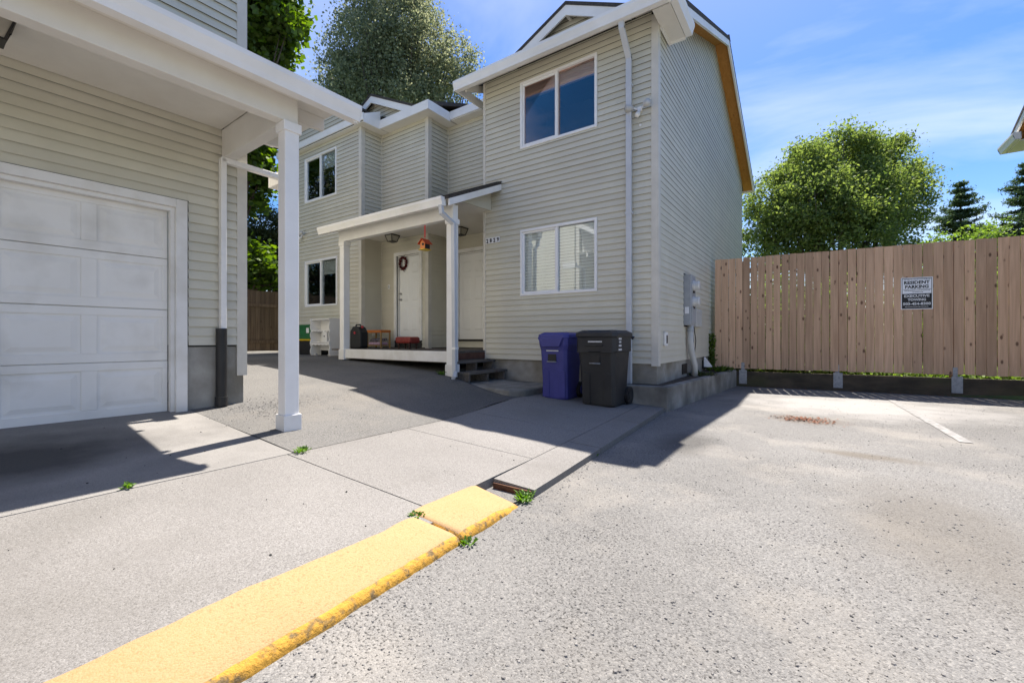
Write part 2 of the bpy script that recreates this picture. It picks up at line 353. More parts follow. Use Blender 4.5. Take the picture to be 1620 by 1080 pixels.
class MB:
    def __init__(s): s.v = []; s.f = []; s.mi = []
    def add(s, vs, fs, mi=0):
        o = len(s.v); s.v += [tuple(v) for v in vs]; s.f += [tuple(i + o for i in f) for f in fs]; s.mi += [mi] * len(fs)
        return s
    def box(s, x0, x1, y0, y1, z0, z1, mi=0):
        return s.add([(x0, y0, z0), (x1, y0, z0), (x1, y1, z0), (x0, y1, z0), (x0, y0, z1), (x1, y0, z1), (x1, y1, z1), (x0, y1, z1)],
                     [(0, 3, 2, 1), (4, 5, 6, 7), (0, 1, 5, 4), (1, 2, 6, 5), (2, 3, 7, 6), (3, 0, 4, 7)], mi)
    def hexa(s, b, t, mi=0):          # bottom ring and top ring of equal length
        n = len(b)
        fs = [tuple(reversed(range(n))), tuple(range(n, 2 * n))] + [(i, (i + 1) % n, n + (i + 1) % n, n + i) for i in range(n)]
        return s.add(list(b) + list(t), fs, mi)
    def prism(s, poly, d, mi=0):      # closed 3-D polygon extruded by vector d
        d = Vector(d); return s.hexa([Vector(p) for p in poly], [Vector(p) + d for p in poly], mi)
    def bar(s, a, b, w, h, up=(0, 0, 1), mi=0):     # bar from a to b, w across, h along up
        a = Vector(a); b = Vector(b); t = (b - a).normalized(); u = Vector(up)
        x = t.cross(u).normalized() * w / 2; y = x.cross(t).normalized() * h / 2
        ring = [-x - y, x - y, x + y, -x + y]
        return s.hexa([a + r for r in ring], [b + r for r in ring], mi)
    def tube(s, pts, rad, n=10, mi=0, caps=True):
        pts = [Vector(p) for p in pts]
        if not hasattr(rad, '__len__'): rad = [rad] * len(pts)
        o = len(s.v); m = len(pts)
        prev = None
        for i, p in enumerate(pts):
            t = (pts[min(i + 1, m - 1)] - pts[max(i - 1, 0)]).normalized()
            if prev is None:
                a = Vector((1, 0, 0)) if abs(t.x) < 0.9 else Vector((0, 1, 0))
                prev = t.cross(a).normalized()
            x = (prev - t * prev.dot(t)).normalized(); prev = x; y = t.cross(x)
            for k in range(n):
                an = 2 * math.pi * k / n
                s.v.append(tuple(p + (x * math.cos(an) + y * math.sin(an)) * rad[i]))
        for i in range(m - 1):
            for k in range(n):
                s.f.append((o + i * n + k, o + i * n + (k + 1) % n, o + (i + 1) * n + (k + 1) % n, o + (i + 1) * n + k)); s.mi.append(mi)
        if caps:
            s.f.append(tuple(o + k for k in reversed(range(n)))); s.mi.append(mi)
            s.f.append(tuple(o + (m - 1) * n + k for k in range(n))); s.mi.append(mi)
        return s
    def rot(s, deg):
        c, q = math.cos(R(deg)), math.sin(R(deg))
        s.v = [(x * c - y * q, x * q + y * c, z) for x, y, z in s.v]; return s
    def move(s, d):
        s.v = [(x + d[0], y + d[1], z + d[2]) for x, y, z in s.v]; return s
    def build(s, name, m, parent=None, smooth=False, bevel=0.0, label=None, kind=None, cat=None, group=None):
        me = bpy.data.meshes.new(name)
        b = base_of(parent) if parent else Vector((0, 0, 0))
        me.from_pydata([(x - b.x, y - b.y, z - b.z) for x, y, z in s.v], [], s.f)
        ms = m if isinstance(m, (list, tuple)) else [m]
        for q in ms: me.materials.append(M[q])
        if len(ms) > 1: me.polygons.foreach_set('material_index', s.mi)
        if smooth: me.polygons.foreach_set('use_smooth', [True] * len(me.polygons))
        me.update()
        o = bpy.data.objects.new(name, me); col.objects.link(o)
        if parent: o.parent = parent
        else:                       # put the origin at the base of the thing
            xs = np.array(s.v); c = Vector(((xs[:, 0].min() + xs[:, 0].max()) / 2, (xs[:, 1].min() + xs[:, 1].max()) / 2, xs[:, 2].min()))
            me.transform(Matrix.Translation(-c)); o.location = c
        if bevel > 0:
            bv = o.modifiers.new('bevel', 'BEVEL'); bv.width = bevel; bv.segments = 2; bv.limit_method = 'ANGLE'; bv.angle_limit = R(40)
        if label: o['label'] = label
        if kind: o['kind'] = kind
        if cat: o['category'] = cat
        if group: o['group'] = group
        return o
def box(name, x0, x1, y0, y1, z0, z1, m, parent, bevel=0.0, **k):
    return MB().box(min(x0, x1), max(x0, x1), min(y0, y1), max(y0, y1), min(z0, z1), max(z0, z1)).build(name, m, parent, bevel=bevel, **k)

class Wall:
    """vertical plane: point = O + U*u + N*n ; z absolute ; rot = extra rotation about the origin (garage frame)"""
    def __init__(s, O, U, N, rot=0.0):
        s.O = Vector((*O, 0)); s.U = Vector((*U, 0)); s.N = Vector((*N, 0)); s.rot = rot
    def p(s, u, n, z): return s.O + s.U * u + s.N * n + Vector((0, 0, z))
    def done(s, mb): return mb.rot(s.rot) if s.rot else mb
    def wbox(s, mb, u0, u1, n0, n1, z0, z1, mi=0):
        c = [(u0, n0), (u1, n0), (u1, n1), (u0, n1)]
        if s.U.cross(s.N).z < 0: c.reverse()
        return mb.hexa([s.p(a, b, z0) for a, b in c], [s.p(a, b, z1) for a, b in c], mi)
    def box(s, name, u0, u1, n0, n1, z0, z1, m, parent, bevel=0.0, **k):
        mb = MB(); s.wbox(mb, u0, u1, n0, n1, z0, z1); return s.done(mb).build(name, m, parent, bevel=bevel, **k)

def shell(W, name, u0, u1, z0, z1, openings, m, parent, th=0.12):
    """wall body with real openings, one mesh"""
    mb = MB()
    us = sorted({u0, u1, *[a for o in openings for a in o[:2] if u0 < a < u1]})
    for a, b in zip(us[:-1], us[1:]):
        mid = (a + b) / 2; z = z0
        for o in sorted([o for o in openings if o[0] < mid < o[1]], key=lambda o: o[2]):
            if o[2] > z: W.wbox(mb, a, b, -th, 0, z, o[2])
            z = max(z, o[3])
        if z < z1: W.wbox(mb, a, b, -th, 0, z, z1)
    return W.done(mb).build(name, m, parent)

PITCH = 0.1016
def siding(W, wall, u0, u1, z0, z1, openings=(), top=None, single=True, m='siding', pitch=PITCH, lap=.024):
    """lap boards, one object per board; top(u)->z limits a gable"""
    joint = MB(); n = int(math.ceil((z1 - z0) / pitch - 1e-6)); made = 0
    wob = random.Random(int(abs(u0 * 100) + z0 * 10 + n))
    for k in range(n):
        a, b = z0 + k * pitch, min(z0 + (k + 1) * pitch, z1)
        segs = [(u0, u1, a, b)]
        for o in openings:
            nxt = []
            for (p, q, c, d) in segs:
                if o[1] <= p or o[0] >= q or o[3] <= c + 1e-4 or o[2] >= d - 1e-4: nxt.append((p, q, c, d)); continue
                if p < o[0]: nxt.append((p, o[0], c, d))
                if q > o[1]: nxt.append((o[1], q, c, d))
                lo, hi = max(p, o[0]), min(q, o[1])
                if o[2] > c + 0.004: nxt.append((lo, hi, c, o[2]))
                if o[3] < d - 0.004: nxt.append((lo, hi, o[3], d))
            segs = nxt
        for (p, q, c, d) in segs:
            p2, q2 = p, q
            if top is not None:
                r = top(c), top(d)          # (umin, umax) available at that height
                if r[0] is None: continue
                p, q = max(p, r[0][0]), min(q, r[0][1])
                p2, q2 = (max(p2, r[1][0]), min(q2, r[1][1])) if r[1] else ((p + q) / 2,) * 2
                if q - p < 0.03: continue
            jit = wob.uniform(-0.0012, 0.0012)
            def off(z): return lap - (lap - .005) * (z - a) / pitch + jit
            prof = [(off(c) - 0.003, c), (off(c), c), (off(d), d + .004), (off(d) - 0.003, d + .004)]
            def uu(z, e): 
                f = (z - c) / max(d - c, 1e-6); return (p + (p2 - p) * f) if e == 0 else (q + (q2 - q) * f)
            A = [W.p(uu(z, 0), nn, z) for nn, z in prof]; B = [W.p(uu(z, 1), nn, z) for nn, z in prof]
            if W.U.cross(W.N).z < 0: A.reverse(); B.reverse()
            tgt = MB() if single else joint
            tgt.hexa(A, B)
            if single: W.done(tgt).build('siding_board', m, wall); made += 1
    if not single and joint.v:
        W.done(joint).build('siding_boards', m, wall, kind='stuff')
    return made

def text_mesh(body, size, extrude=0.002, bold=0.0, align='CENTER'):
    c = bpy.data.curves.new('txt', 'FONT'); c.body = body; c.size = size; c.extrude = extrude; c.align_x = align; c.align_y = 'CENTER'; c.offset = bold
    c.resolution_u = 2
    o = bpy.data.objects.new('txt', c); col.objects.link(o)
    dg = bpy.context.evaluated_depsgraph_get()
    me = bpy.data.meshes.new_from_object(o.evaluated_get(dg))
    v = [tuple(x.co) for x in me.vertices]; f = [tuple(p.vertices) for p in me.polygons]
    bpy.data.objects.remove(o); bpy.data.curves.remove(c); bpy.data.meshes.remove(me)
    return v, f
def wall_text(W, body, u, z, n, size, m, parent, name, width=None, bold=0.0, slant=0.0, height=None):
    v, f = text_mesh(body, size, 0.001, bold)
    xs = [p[0] for p in v]; ys = [p[1] for p in v]
    cx, cy = (min(xs) + max(xs)) / 2, (min(ys) + max(ys)) / 2
    sx = width / (max(xs) - min(xs)) if width else 1
    sy = height / (max(ys) - min(ys)) if height else 1
    mb = MB(); mb.add([W.p(u + (p[0] - cx) * sx + slant * (p[1] - cy), n + p[2], z + (p[1] - cy) * sy) for p in v], f)
    return W.done(mb).build(name, m, parent)

# ================================================================== THE SETTING
def smooth(a, b, x):
    t = min(max((x - a) / (b - a), 0), 1); return t * t * (3 - 2 * t)
def z_walk(x):
    return 0.05 + (-1.5 - x) * 0.047 if x > -3.4 else 0.139 + (-3.4 - x) * 0.069
def z_drive(x, y):
    z = z_walk(x) + 0.044 * (y - 1.9) * smooth(3.9, 5.3, -x)
    if y > 5.46 and x > -5.4: return 0.05
    return z if z < 0.5 else 0.5 + 0.14 * (1 - math.exp(-(z - 0.5) / 0.14))
def grid(name, xs, ys, zf, m, kind='structure', parent=None, smoothsh=True, xf=None):
    mb = MB(); nx, ny = len(xs), len(ys)
    for y in ys:
        for x in xs:
            X = xf(x, y) if xf else x
            mb.v.append((X, y, zf(X, y)))
    for j in range(ny - 1):
        for i in range(nx - 1):
            mb.f.append((j * nx + i, j * nx + i + 1, (j + 1) * nx + i + 1, (j + 1) * nx + i)); mb.mi.append(0)
    me = bpy.data.meshes.new(name); me.from_pydata(mb.v, [], mb.f); me.materials.append(M[m])
    me.polygons.foreach_set('use_smooth', [smoothsh] * len(me.polygons))
    o = bpy.data.objects.new(name, me); col.objects.link(o)
    if kind: o['kind'] = kind
    if parent: o.parent = parent
    return o
def lin(a, b, n): return [a + (b - a) * i / (n - 1) for i in range(n)]

# earth to the horizon; higher behind the fence
grid('ground', sorted([-600, -200, -80, -40, -24, -16, *lin(-14, 14, 15), 20, 40, 80, 200, 600]),
     sorted([-300, -80, -30, -10, 0, 5, 10.9, 11.6, 12.5, 16, 20, 30, 50, 100, 250, 700]),
     lambda x, y: (-0.06 if y < 11 else 0.28 if x > -2.2 else 0.2) + 0.0006 * max(0, y - 20), 'grassground')
from mathutils import noise as mnoise
def lotz(x, y):
    return 0.004 * mnoise.noise(Vector((x * 0.5, y * 0.5, 0))) + 0.0022 * mnoise.noise(Vector((x * 2.3, y * 2.3, 4)))
def curbx(y): return -1.44 - 0.045 * (y - 0.6) if y < 2.3 else -1.52 - 0.066 * (y - 2.3)
grid('parking_lot', sorted(lin(-1.95, 3.2, 60) + lin(3.35, 24, 40)), sorted(lin(-9, -0.5, 24) + lin(-0.4, 11.35, 110)), lotz, 'lot')

LINE_A, LINE_B = (1.03, 9.75, 0), (1.23, 6.2, 0)
# pale worn parking line painted on the asphalt
a, b = Vector(LINE_A), Vector(LINE_B)
mb = MB()
for i in range(24):
    p = a.lerp(b, i / 24); q = a.lerp(b, (i + 1) / 24); hw = 0.05
    mb.add([(p.x - hw, p.y, lotz(p.x, p.y) + .006), (q.x - hw + random.uniform(-.008, .008), q.y, lotz(q.x, q.y) + .006),
            (q.x + hw, q.y, lotz(q.x, q.y) + .006), (p.x + hw, p.y, lotz(p.x, p.y) + .006)], [(0, 1, 2, 3)])
mb.build('parking_line', 'lineworn', None, kind='structure')

# driveway between the garage and the house
def drive_edge(y): return -3.42 if y < 3.4 else -3.42 - 0.30 * smooth(3.4, 5.5, y)
nxd = 90
grid('driveway', lin(0, 1, nxd), lin(1.852, 6.9, 60), lambda x, y: z_drive(x, y) + 0.006 * mnoise.noise(Vector((x * 1.4, y * 1.4, 2))) - (0.0 if y < 5.6 else 0),
     'drive', xf=lambda t, y: drive_edge(y) + .008 - (t ** 1.5) * 13.2)

# pavement: concrete bed with separate slabs
walk = MB().box(-3.46, -1.93, -9, 7.2, -0.3, 0.02).build('pavement', 'foundation', None, kind='structure')
def slab(parent, poly, m, name='paving_slab', gap=0.0045, th=0.07, n=10, drop=0.0):
    """poly: 4 corners (x,y) counter-clockwise; bilinear grid top following the slope, with sides"""
    c = Vector((sum(p[0] for p in poly) / 4, sum(p[1] for p in poly) / 4))
    P = []
    for p in poly:
        d = Vector(p) - c; P.append(c + d * (1 - gap * 1.4 / d.length))
    mb = MB()
    def pt(u, v): return P[0] * (1 - u) * (1 - v) + P[1] * u * (1 - v) + P[2] * u * v + P[3] * (1 - u) * v
    for j in range(n + 1):
        for i in range(n + 1):
            q = pt(i / n, j / n); e = 0.004 if i in (0, n) or j in (0, n) else 0
            mb.v.append((q.x, q.y, z_walk(q.x) - e - drop + 0.0025 * mnoise.noise(Vector((q.x * 1.7, q.y * 1.7, 7)))))
    for j in range(n):
        for i in range(n):
            k = j * (n + 1) + i; mb.f.append((k, k + 1, k + n + 2, k + n + 1)); mb.mi.append(0)
    ring = [i for i in range(n + 1)] + [(j) * (n + 1) + n for j in range(1, n + 1)] + [n * (n + 1) + i for i in range(n - 1, -1, -1)] + [j * (n + 1) for j in range(n - 1, 0, -1)]
    o = len(mb.v)
    for r in ring: x, y, z = mb.v[r]; mb.v.append((x, y, z - th))
    L = len(ring)
    for k in range(L): mb.f.append((ring[k], o + k, o + (k + 1) % L, ring[(k + 1) % L])); mb.mi.append(0)
    return mb.build(name, m, parent)
M['sand'] = mat('joint_dirt', (0.17, 0.145, 0.11), (0.09, 0.075, 0.055), scale=20, rough=1, bump=0.6)
grid('joint_dirt', sorted(lin(-5.7, -3.4, 6) + lin(-3.2, -1.9, 4)), lin(-9, 1.95, 12), lambda x, y: z_walk(x) - .007, 'sand', kind=None, parent=walk)
grid('joint_dirt', lin(0, 1, 8), lin(1.95, 6.6, 16), lambda x, y: z_walk(x) - .007, 'sand', kind=None, parent=walk, xf=lambda t, y: max(drive_edge(y), -3.72) - .03 + t * (-1.93 - drive_edge(y)))
cuts = [-9, -6.2, -3.4, -0.7, 1.80, 3.02, 4.15, 5.35, 6.70]
def inner(y): return -1.86 - 0.065 * max(0, y - 2.3)
def slab_edge(y): return -1.72 if y < 1.9 else inner(y)
for y0, y1 in zip(cuts[:-1], cuts[1:]):
    xl0, xl1 = max(drive_edge(y0), -3.72), max(drive_edge(y1), -3.72)
    slab(walk, [(xl0, y0), (-1.70 if y1 < 1.9 else inner(y0), y0), (-1.70 if y1 < 1.9 else inner(y1), y1), (xl1, y1)], 'walk')
# plain kerb slabs beyond the yellow paint, and under it
for y0, y1 in ((2.44, 3.72), (3.72, 5.05), (5.05, 6.35)):
    slab(walk, [(inner(y0), y0), (curbx(y0), y0), (curbx(y1), y1), (inner(y1), y1)], 'walk', th=0.10)
MB().box(-1.90, -1.47, -9, 2.30, -0.3, -0.006).build('kerb_bed', 'rust', walk)
# broken gap in the kerb: rusty soil
MB().box(-1.90, -1.545, 2.24, 2.43, -0.2, -0.012).build('soil_gap', 'rust', walk)
MB().box(-1.86, -1.55, 2.425, 2.4385, -0.1, 0.040).build('rusty_edge', 'rust', walk)

# yellow painted kerb stones: wavy painted inner edge, rounded and chipped outer edge
def kerb(y0, y1, seed, lift=0.0, tail=0.0, xin=-1.83):
    n = max(8, int((y1 - y0) / 0.035)); rnd = random.Random(seed); mb = MB()
    prof_n = 9
    for i in range(n + 1):
        t = i / n; y = y0 + (y1 - y0) * t
        xi = xin + 0.028 * mnoise.noise(Vector((y * 1.9, seed, 0))) + 0.010 * mnoise.noise(Vector((y * 8, seed, 3)))
        xo = curbx(y) + 0.010 * mnoise.noise(Vector((y * 6, seed, 5))) + 0.006 * mnoise.noise(Vector((y * 24, seed, 6)))
        zt = z_walk(xi) + 0.005; ze = 0.052 - tail * smooth(0.5, 1, t) + lift
        ends = 0.006 if i in (0, n) else 0
        pr = [(xi, zt - 0.004 - ends), (xi + 0.012, zt - ends)]
        for k in (0.35, 0.7): pr.append((xi + (xo - 0.05 - xi) * k, zt + (ze - zt) * k - ends))
        pr.append((xo - 0.055, ze - ends)); pr.append((xo - 0.03, ze - 0.007 - ends)); pr.append((xo - 0.010, ze - 0.022 + 0.004 * rnd.random()))
        pr.append((xo, ze - 0.045 + 0.006 * rnd.random())); pr.append((xo + 0.002, -0.03))
        for x, z in pr: mb.v.append((x, y, z))
    for i in range(n):
        for k in range(prof_n - 1):
            q = i * prof_n + k; mb.f.append((q, q + 1, q + prof_n + 1, q + prof_n)); mb.mi.append(1 if k >= 5 else 0)
    # end caps
    for i in (0, n):
        o = len(mb.v); x0 = mb.v[i * prof_n]; mb.v.append((x0[0], x0[1], -0.03))
        ring = [i * prof_n + k for k in range(prof_n)] + [o]
        mb.f.append(tuple(ring if i else reversed(ring))); mb.mi.append(1)
    return mb.build('kerb_stone', ['yellow', 'yellow_edge'], walk, smooth=True, label='kerb stone painted yellow with a chipped edge')
kerb(-4.0, -1.1, 3); kerb(-1.085, 1.665, 1); kerb(1.685, 2.25, 2, tail=0.03, xin=-1.89)

# garage apron slabs
apron = MB().box(-5.7, -3.46, -9, 1.86, -0.3, 0.05).build('garage_apron', 'foundation', None, kind='structure')
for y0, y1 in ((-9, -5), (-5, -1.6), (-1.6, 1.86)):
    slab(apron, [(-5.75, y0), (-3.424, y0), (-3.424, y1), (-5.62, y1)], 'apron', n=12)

# concrete landing beside the porch steps
landing = MB()
tp = [(-5.36, 5.50, .285), (-3.86, 5.44, .262), (-3.68, 5.62, .258), (-3.66, 6.62, .262), (-5.36, 6.62, .29)]
landing.hexa([(x, y, -0.05) for x, y, z in tp], tp)
landing.build('concrete_landing', 'planter', None, kind='structure', bevel=0.025)

# low concrete planter along the side wall
pl = thing('planter', 'low weathered concrete planter wall wrapping the house corner below the meter', 'planter', (-1.85, 8.5, 0))
mb = MB()
front = [(-2.95, 6.36), (-1.745, 6.36), (-1.46, 10.72), (-1.60, 10.72), (-1.875, 6.50), (-2.95, 6.50)]
mb.hexa([(x, y, -0.05) for x, y in front], [(x, y, 0.352) for x, y in front])
mb.build('planter_wall', 'planter', pl, bevel=0.018)
MB().hexa([(x, y, -0.04) for x, y in [(-2.94, 6.502), (-1.877, 6.502), (-1.602, 10.7), (-1.99, 10.7), (-1.99, 6.74), (-2.94, 6.74)]],
          [(x, y, z) for x, y, z in [(-2.94, 6.502, .33), (-1.877, 6.502, .335), (-1.602, 10.7, .345), (-1.99, 10.7, .36), (-1.99, 6.74, .345), (-2.94, 6.74, .33)]]).build('planter_soil', 'soil', pl)

# ================================================================== HOUSE
YF, XC, XL = 6.75, -2.008, -5.398
XA, YB, XB, YC = -9.301, 7.366, -7.593, 8.05
XAL = -12.75
YR = 15.9
house = thing('duplex_house', 'two-storey duplex with beige lap siding, white trim and a covered porch', 'house', (-6.5, 11, 0))

FR = Wall((0, YF), (1, 0), (0, -1))            # u = X
SD = Wall((XC, 0), (0, 1), (1, 0))             # u = Y
FA = Wall((0, YF), (1, 0), (0, -1))
FB = Wall((0, YB), (1, 0), (0, -1))
FC = Wall((0, YC), (1, 0), (0, -1))
SA = Wall((XA, 0), (0, 1), (1, 0))
SB = Wall((XB, 0), (0, 1), (1, 0))
RL = Wall((XL, 0), (0, 1), (-1, 0))

W_UP = (-4.524, -2.990, 4.555, 5.785)
W_LO = (-4.522, -2.992, 1.830, 3.055)
A_UP = (-11.845, -10.33, 4.83, 6.08)
A_LO = (-11.84, -10.30, 1.92, 3.20)
def shrink(o, e): return (o[0] + e, o[1] - e, o[2] + e, o[3] - e)

# wall bodies
wr = shell(FR, 'front_wall', XL, XC, 0.655, 6.10, [shrink(W_UP, .03), shrink(W_LO, .03)], 'felt', house)
wa = shell(FA, 'front_wall', XAL, XA, 0.30, 6.32, [shrink(A_UP, .03), shrink(A_LO, .03)], 'felt', house)
DB = (-8.70, -7.865, 1.0, 3.115)
DC = (-7.30, -6.38, 1.0, 3.135)
wb = shell(FB, 'front_wall', XA, XB, 0.6, 6.4, [DB], 'felt', house)
wc = shell(FC, 'front_wall', XB, XL - 0.1, 0.6, 6.5, [DC], 'felt', house)
wsa = shell(SA, 'side_wall', YF + .12, YB, 0.4, 6.4, [], 'felt', house)
wsb = shell(SB, 'side_wall', YB + .12, YC, 0.6, 6.4, [], 'felt', house)
wrl = shell(RL, 'side_wall', YF + .12, YC + .12, 0.6, 6.3, [], 'siding', house)
# gable side wall
RIDGE_Y, RIDGE_Z = 11.3, 8.10
def roof_under(y):
    return (6.02 + 0.42 * (y - 6.3) - 0.10) if y <= RIDGE_Y else (6.02 + 0.42 * (2 * RIDGE_Y - y - 6.3) - 0.10)
mb = MB(); pts = [(YF, 0.655), (YR, 0.655), (YR, roof_under(YR) - .01), (RIDGE_Y, roof_under(RIDGE_Y) - .01), (YF, roof_under(YF) - .01)]
mb.hexa([(XC - 0.12, y, z) for y, z in pts], [(XC, y, z) for y, z in pts])
wside = mb.build('gable_wall', 'felt', house)
def gtop(z):
    lo = YF if z < roof_under(YF) else RIDGE_Y - (roof_under(RIDGE_Y) - z) / 0.42
    hi = YR if z < roof_under(YR) else RIDGE_Y + (roof_under(RIDGE_Y) - z) / 0.42
    return (lo, hi) if hi - lo > 0.05 else None
MB().box(XAL, XC - .13, YR - .1, YR, 0.3, 6.1).build('rear_wall', 'siding', house)
MB().box(XAL, XAL + .1, YF + .13, YR - .11, 0.3, 6.1).build('side_wall', 'siding', house)

# siding boards
Z0 = 0.655
nb = 0
nb += siding(FR, wr, XL + .05, XC - .085, Z0, 6.06, [shrink(W_UP, .015), shrink(W_LO, .015)])
nb += siding(SD, wside, YF + .085, YR - .05, Z0, Z0 + 42 * PITCH, [(8.30, 8.90, 1.26, 2.24)], lap=.0145)
siding(SD, wside, YF + .085, YR - .05, Z0 + 42 * PITCH, 8.2, [], top=gtop, single=False, lap=.0145)
nb += siding(FA, wa, XAL, XA - .085, Z0 - .02, 6.3, [shrink(A_UP, .015), shrink(A_LO, .015)])
nb += siding(FB, wb, XA + .03, XB - .06, 0.83, 6.35, [(DB[0] - .08, DB[1] + .08, 0.5, DB[3] + .09)])
siding(FC, wc, XB + .03, XL, 0.83, 6.45, [(DC[0] - .08, DC[1] + .08, 1.0, DC[3] + .09)], single=False)
siding(SA, wsa, YF + .06, YB - .03, Z0 + .08, 6.35, single=False)
siding(SB, wsb, YB + .06, YC - .03, 0.83, 6.35, single=False)

# corner trims
def corner(x, y, z0, z1, sx, name='corner_trim'):
    """outside corner post at (x,y): legs along the front (towards -sx) and the side"""
    mb = MB()
    mb.box(min(x, x - sx * .085) , max(x, x - sx * .085), y - .024, y, z0, z1)
    mb.box(min(x, x + sx * .024), max(x, x + sx * .024), y - .024, y + .085, z0, z1)
    mb.build(name, 'siding_trim', house)
corner(XC, YF, 0.62, 6.02, 1); corner(XA, YF, 0.5, 6.33, 1); corner(XB, YB, 0.8, 6.4, 1)
box('corner_trim', XL - .006, XL + .05, YF - .024, YF + .1, 0.60, 6.06, 'siding_trim', house)
for (x, y, z0, z1) in ((XA, YB, .8, 6.4), (XB, YC, .8, 6.45)):
    box('inside_corner_trim', x, x + .03, y - .03, y, z0, z1, 'siding_trim', house)

# foundation
mb = MB(); mb.box(XL, XC - .012, YF + .012, YF + .2, -.1, .655); mb.box(XC - .2, XC - .010, YF + .2, YR, -.1, .655)
fnd = mb.build('foundation', 'foundation', house)
for y in (8.25, 9.95):
    mb = MB(); mb.box(XC - .008, XC + .006, y, y + .34, .40, .58); vent = mb.build('foundation_vent', 'blackmetal', house)
# windows
def window(W, o, parent, mode, glass='glass', slider='left'):
    u0, u1, z0, z1 = o; t = .045
    mb = MB()
    W.wbox(mb, u0, u1, -.02, .035, z1 - t, z1); W.wbox(mb, u0, u1, -.02, .035, z0, z0 + t)
    W.wbox(mb, u0, u0 + t, -.02, .035, z0 + t, z1 - t); W.wbox(mb, u1 - t, u1, -.02, .035, z0 + t, z1 - t)
    win = W.done(mb).build('window', 'vinylwhite', parent, bevel=.004)
    uc = (u0 + u1) / 2
    W.box('mullion', uc - .022, uc + .022, -.03, .022, z0 + t, z1 - t, 'vinylwhite', win)
    # sliding sash on the left half has its own thicker frame
    s = .035; a, b, c, d = u0 + t, uc - .022, z0 + t, z1 - t
    mb = MB()
    W.wbox(mb, a, b, -.03, .008, d - s, d); W.wbox(mb, a, b, -.03, .008, c, c + s)
    W.wbox(mb, a, a + s, -.03, .008, c + s, d - s); W.wbox(mb, b - s * .5, b, -.03, .008, c + s, d - s)
    W.done(mb).build('sash', 'vinylwhite', win)
    W.box('pane', a + s, b - s * .5, -.016, -.010, c + s, d - s, glass, win)
    W.box('pane', uc + .022, u1 - t, -.026, -.020, c, d, glass, win)
    # room behind
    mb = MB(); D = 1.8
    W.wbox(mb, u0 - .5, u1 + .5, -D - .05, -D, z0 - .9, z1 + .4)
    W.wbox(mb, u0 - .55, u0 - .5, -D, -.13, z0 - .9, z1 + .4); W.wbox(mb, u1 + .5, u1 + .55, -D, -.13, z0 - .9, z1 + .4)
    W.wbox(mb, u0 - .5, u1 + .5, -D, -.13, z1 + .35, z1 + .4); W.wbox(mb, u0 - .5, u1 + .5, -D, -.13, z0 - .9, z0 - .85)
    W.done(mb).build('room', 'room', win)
    if mode == 'slats':
        n = 21
        for i in range(n):
            z = c + .02 + (d - c - .05) * i / (n - 1)
            mb = MB(); q = [W.p(a - .01, -.050, z - .025), W.p(u1 - t + .01, -.050, z - .025), W.p(u1 - t + .01, -.040, z + .022), W.p(a - .01, -.040, z + .022)]
            mb.prism(q, tuple(W.N * .002)); mb.build('blind_slat', 'blind', win)
    elif mode == 'raised':
        for i in range(7):
            z = d - .02 - i * .032
            W.box('blind_slat', a - .01, u1 - t + .01, -.10, -.055, z - .024, z, 'blind', win)
    elif mode == 'half':
        for i in range(9):
            z = d - .02 - i * .04
            W.box('blind_slat', uc + .02, u1 - t + .01, -.085, -.06, z - .032, z, 'blind', win)
    return win
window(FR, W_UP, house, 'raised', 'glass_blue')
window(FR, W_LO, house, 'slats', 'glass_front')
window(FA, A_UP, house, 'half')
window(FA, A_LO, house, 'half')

# entry doors
def entry_door(W, o, parent, label=None):
    u0, u1, z0, z1 = o; t = .085
    mb = MB()
    W.wbox(mb, u0 - t, u0, -.02, .04, z0 - .0, z1 + t); W.wbox(mb, u1, u1 + t, -.02, .04, z0, z1 + t); W.wbox(mb, u0, u1, -.02, .04, z1, z1 + t)
    W.wbox(mb, u0, u0 + .03, -.12, -.02, z0 + .02, z1 - .03); W.wbox(mb, u1 - .03, u1, -.12, -.02, z0 + .02, z1 - .03); W.wbox(mb, u0, u1, -.12, -.02, z1 - .03, z1)
    d = W.done(mb).build('door_frame', 'scuffed', parent)
    leaf = W.box('door', u0 + .032, u1 - .032, -.10, -.06, z0 + .03, z1 - .033, 'doorwhite', parent, label=label)
    W.box('threshold', u0, u1, -.11, .05, z0 - .02, z0 + .025, 'blackmetal', leaf)
    wd = (u1 - u0 - .064)
    for i in range(2):
        a = u0 + .032 + .12 + i * (wd - .12) / 2; b = a + (wd - .36) / 2
        for (p, q) in ((.22, .78), (.95, 1.52), (1.64, 1.90)):
            mb = MB(); c, e = z0 + .03 + p, z0 + .03 + q; s = .03
            outer = [(a, c), (b, c), (b, e), (a, e)]; inn = [(a + s, c + s), (b - s, c + s), (b - s, e - s), (a + s, e - s)]
            mb.hexa([W.p(x, -.0605, z) for x, z in outer], [W.p(x, -.050, z) for x, z in inn]); mb.build('door_panel', 'doorwhite', leaf)
    return leaf
d1 = entry_door(FB, DB, house); d2 = entry_door(FC, DC, house)
for dz, r in ((1.02, .028), (1.17, .024)):
    u = DB[0] + .09; mb = MB(); mb.tube([FB.p(u, -.06, 1.0 + dz), FB.p(u, -.035, 1.0 + dz), FB.p(u, -.03, 1.0 + dz), FB.p(u, .005, 1.0 + dz)], [r, r, r * .55, r * .8], 12)
    mb.build('door_knob', 'brass', d1, smooth=True)

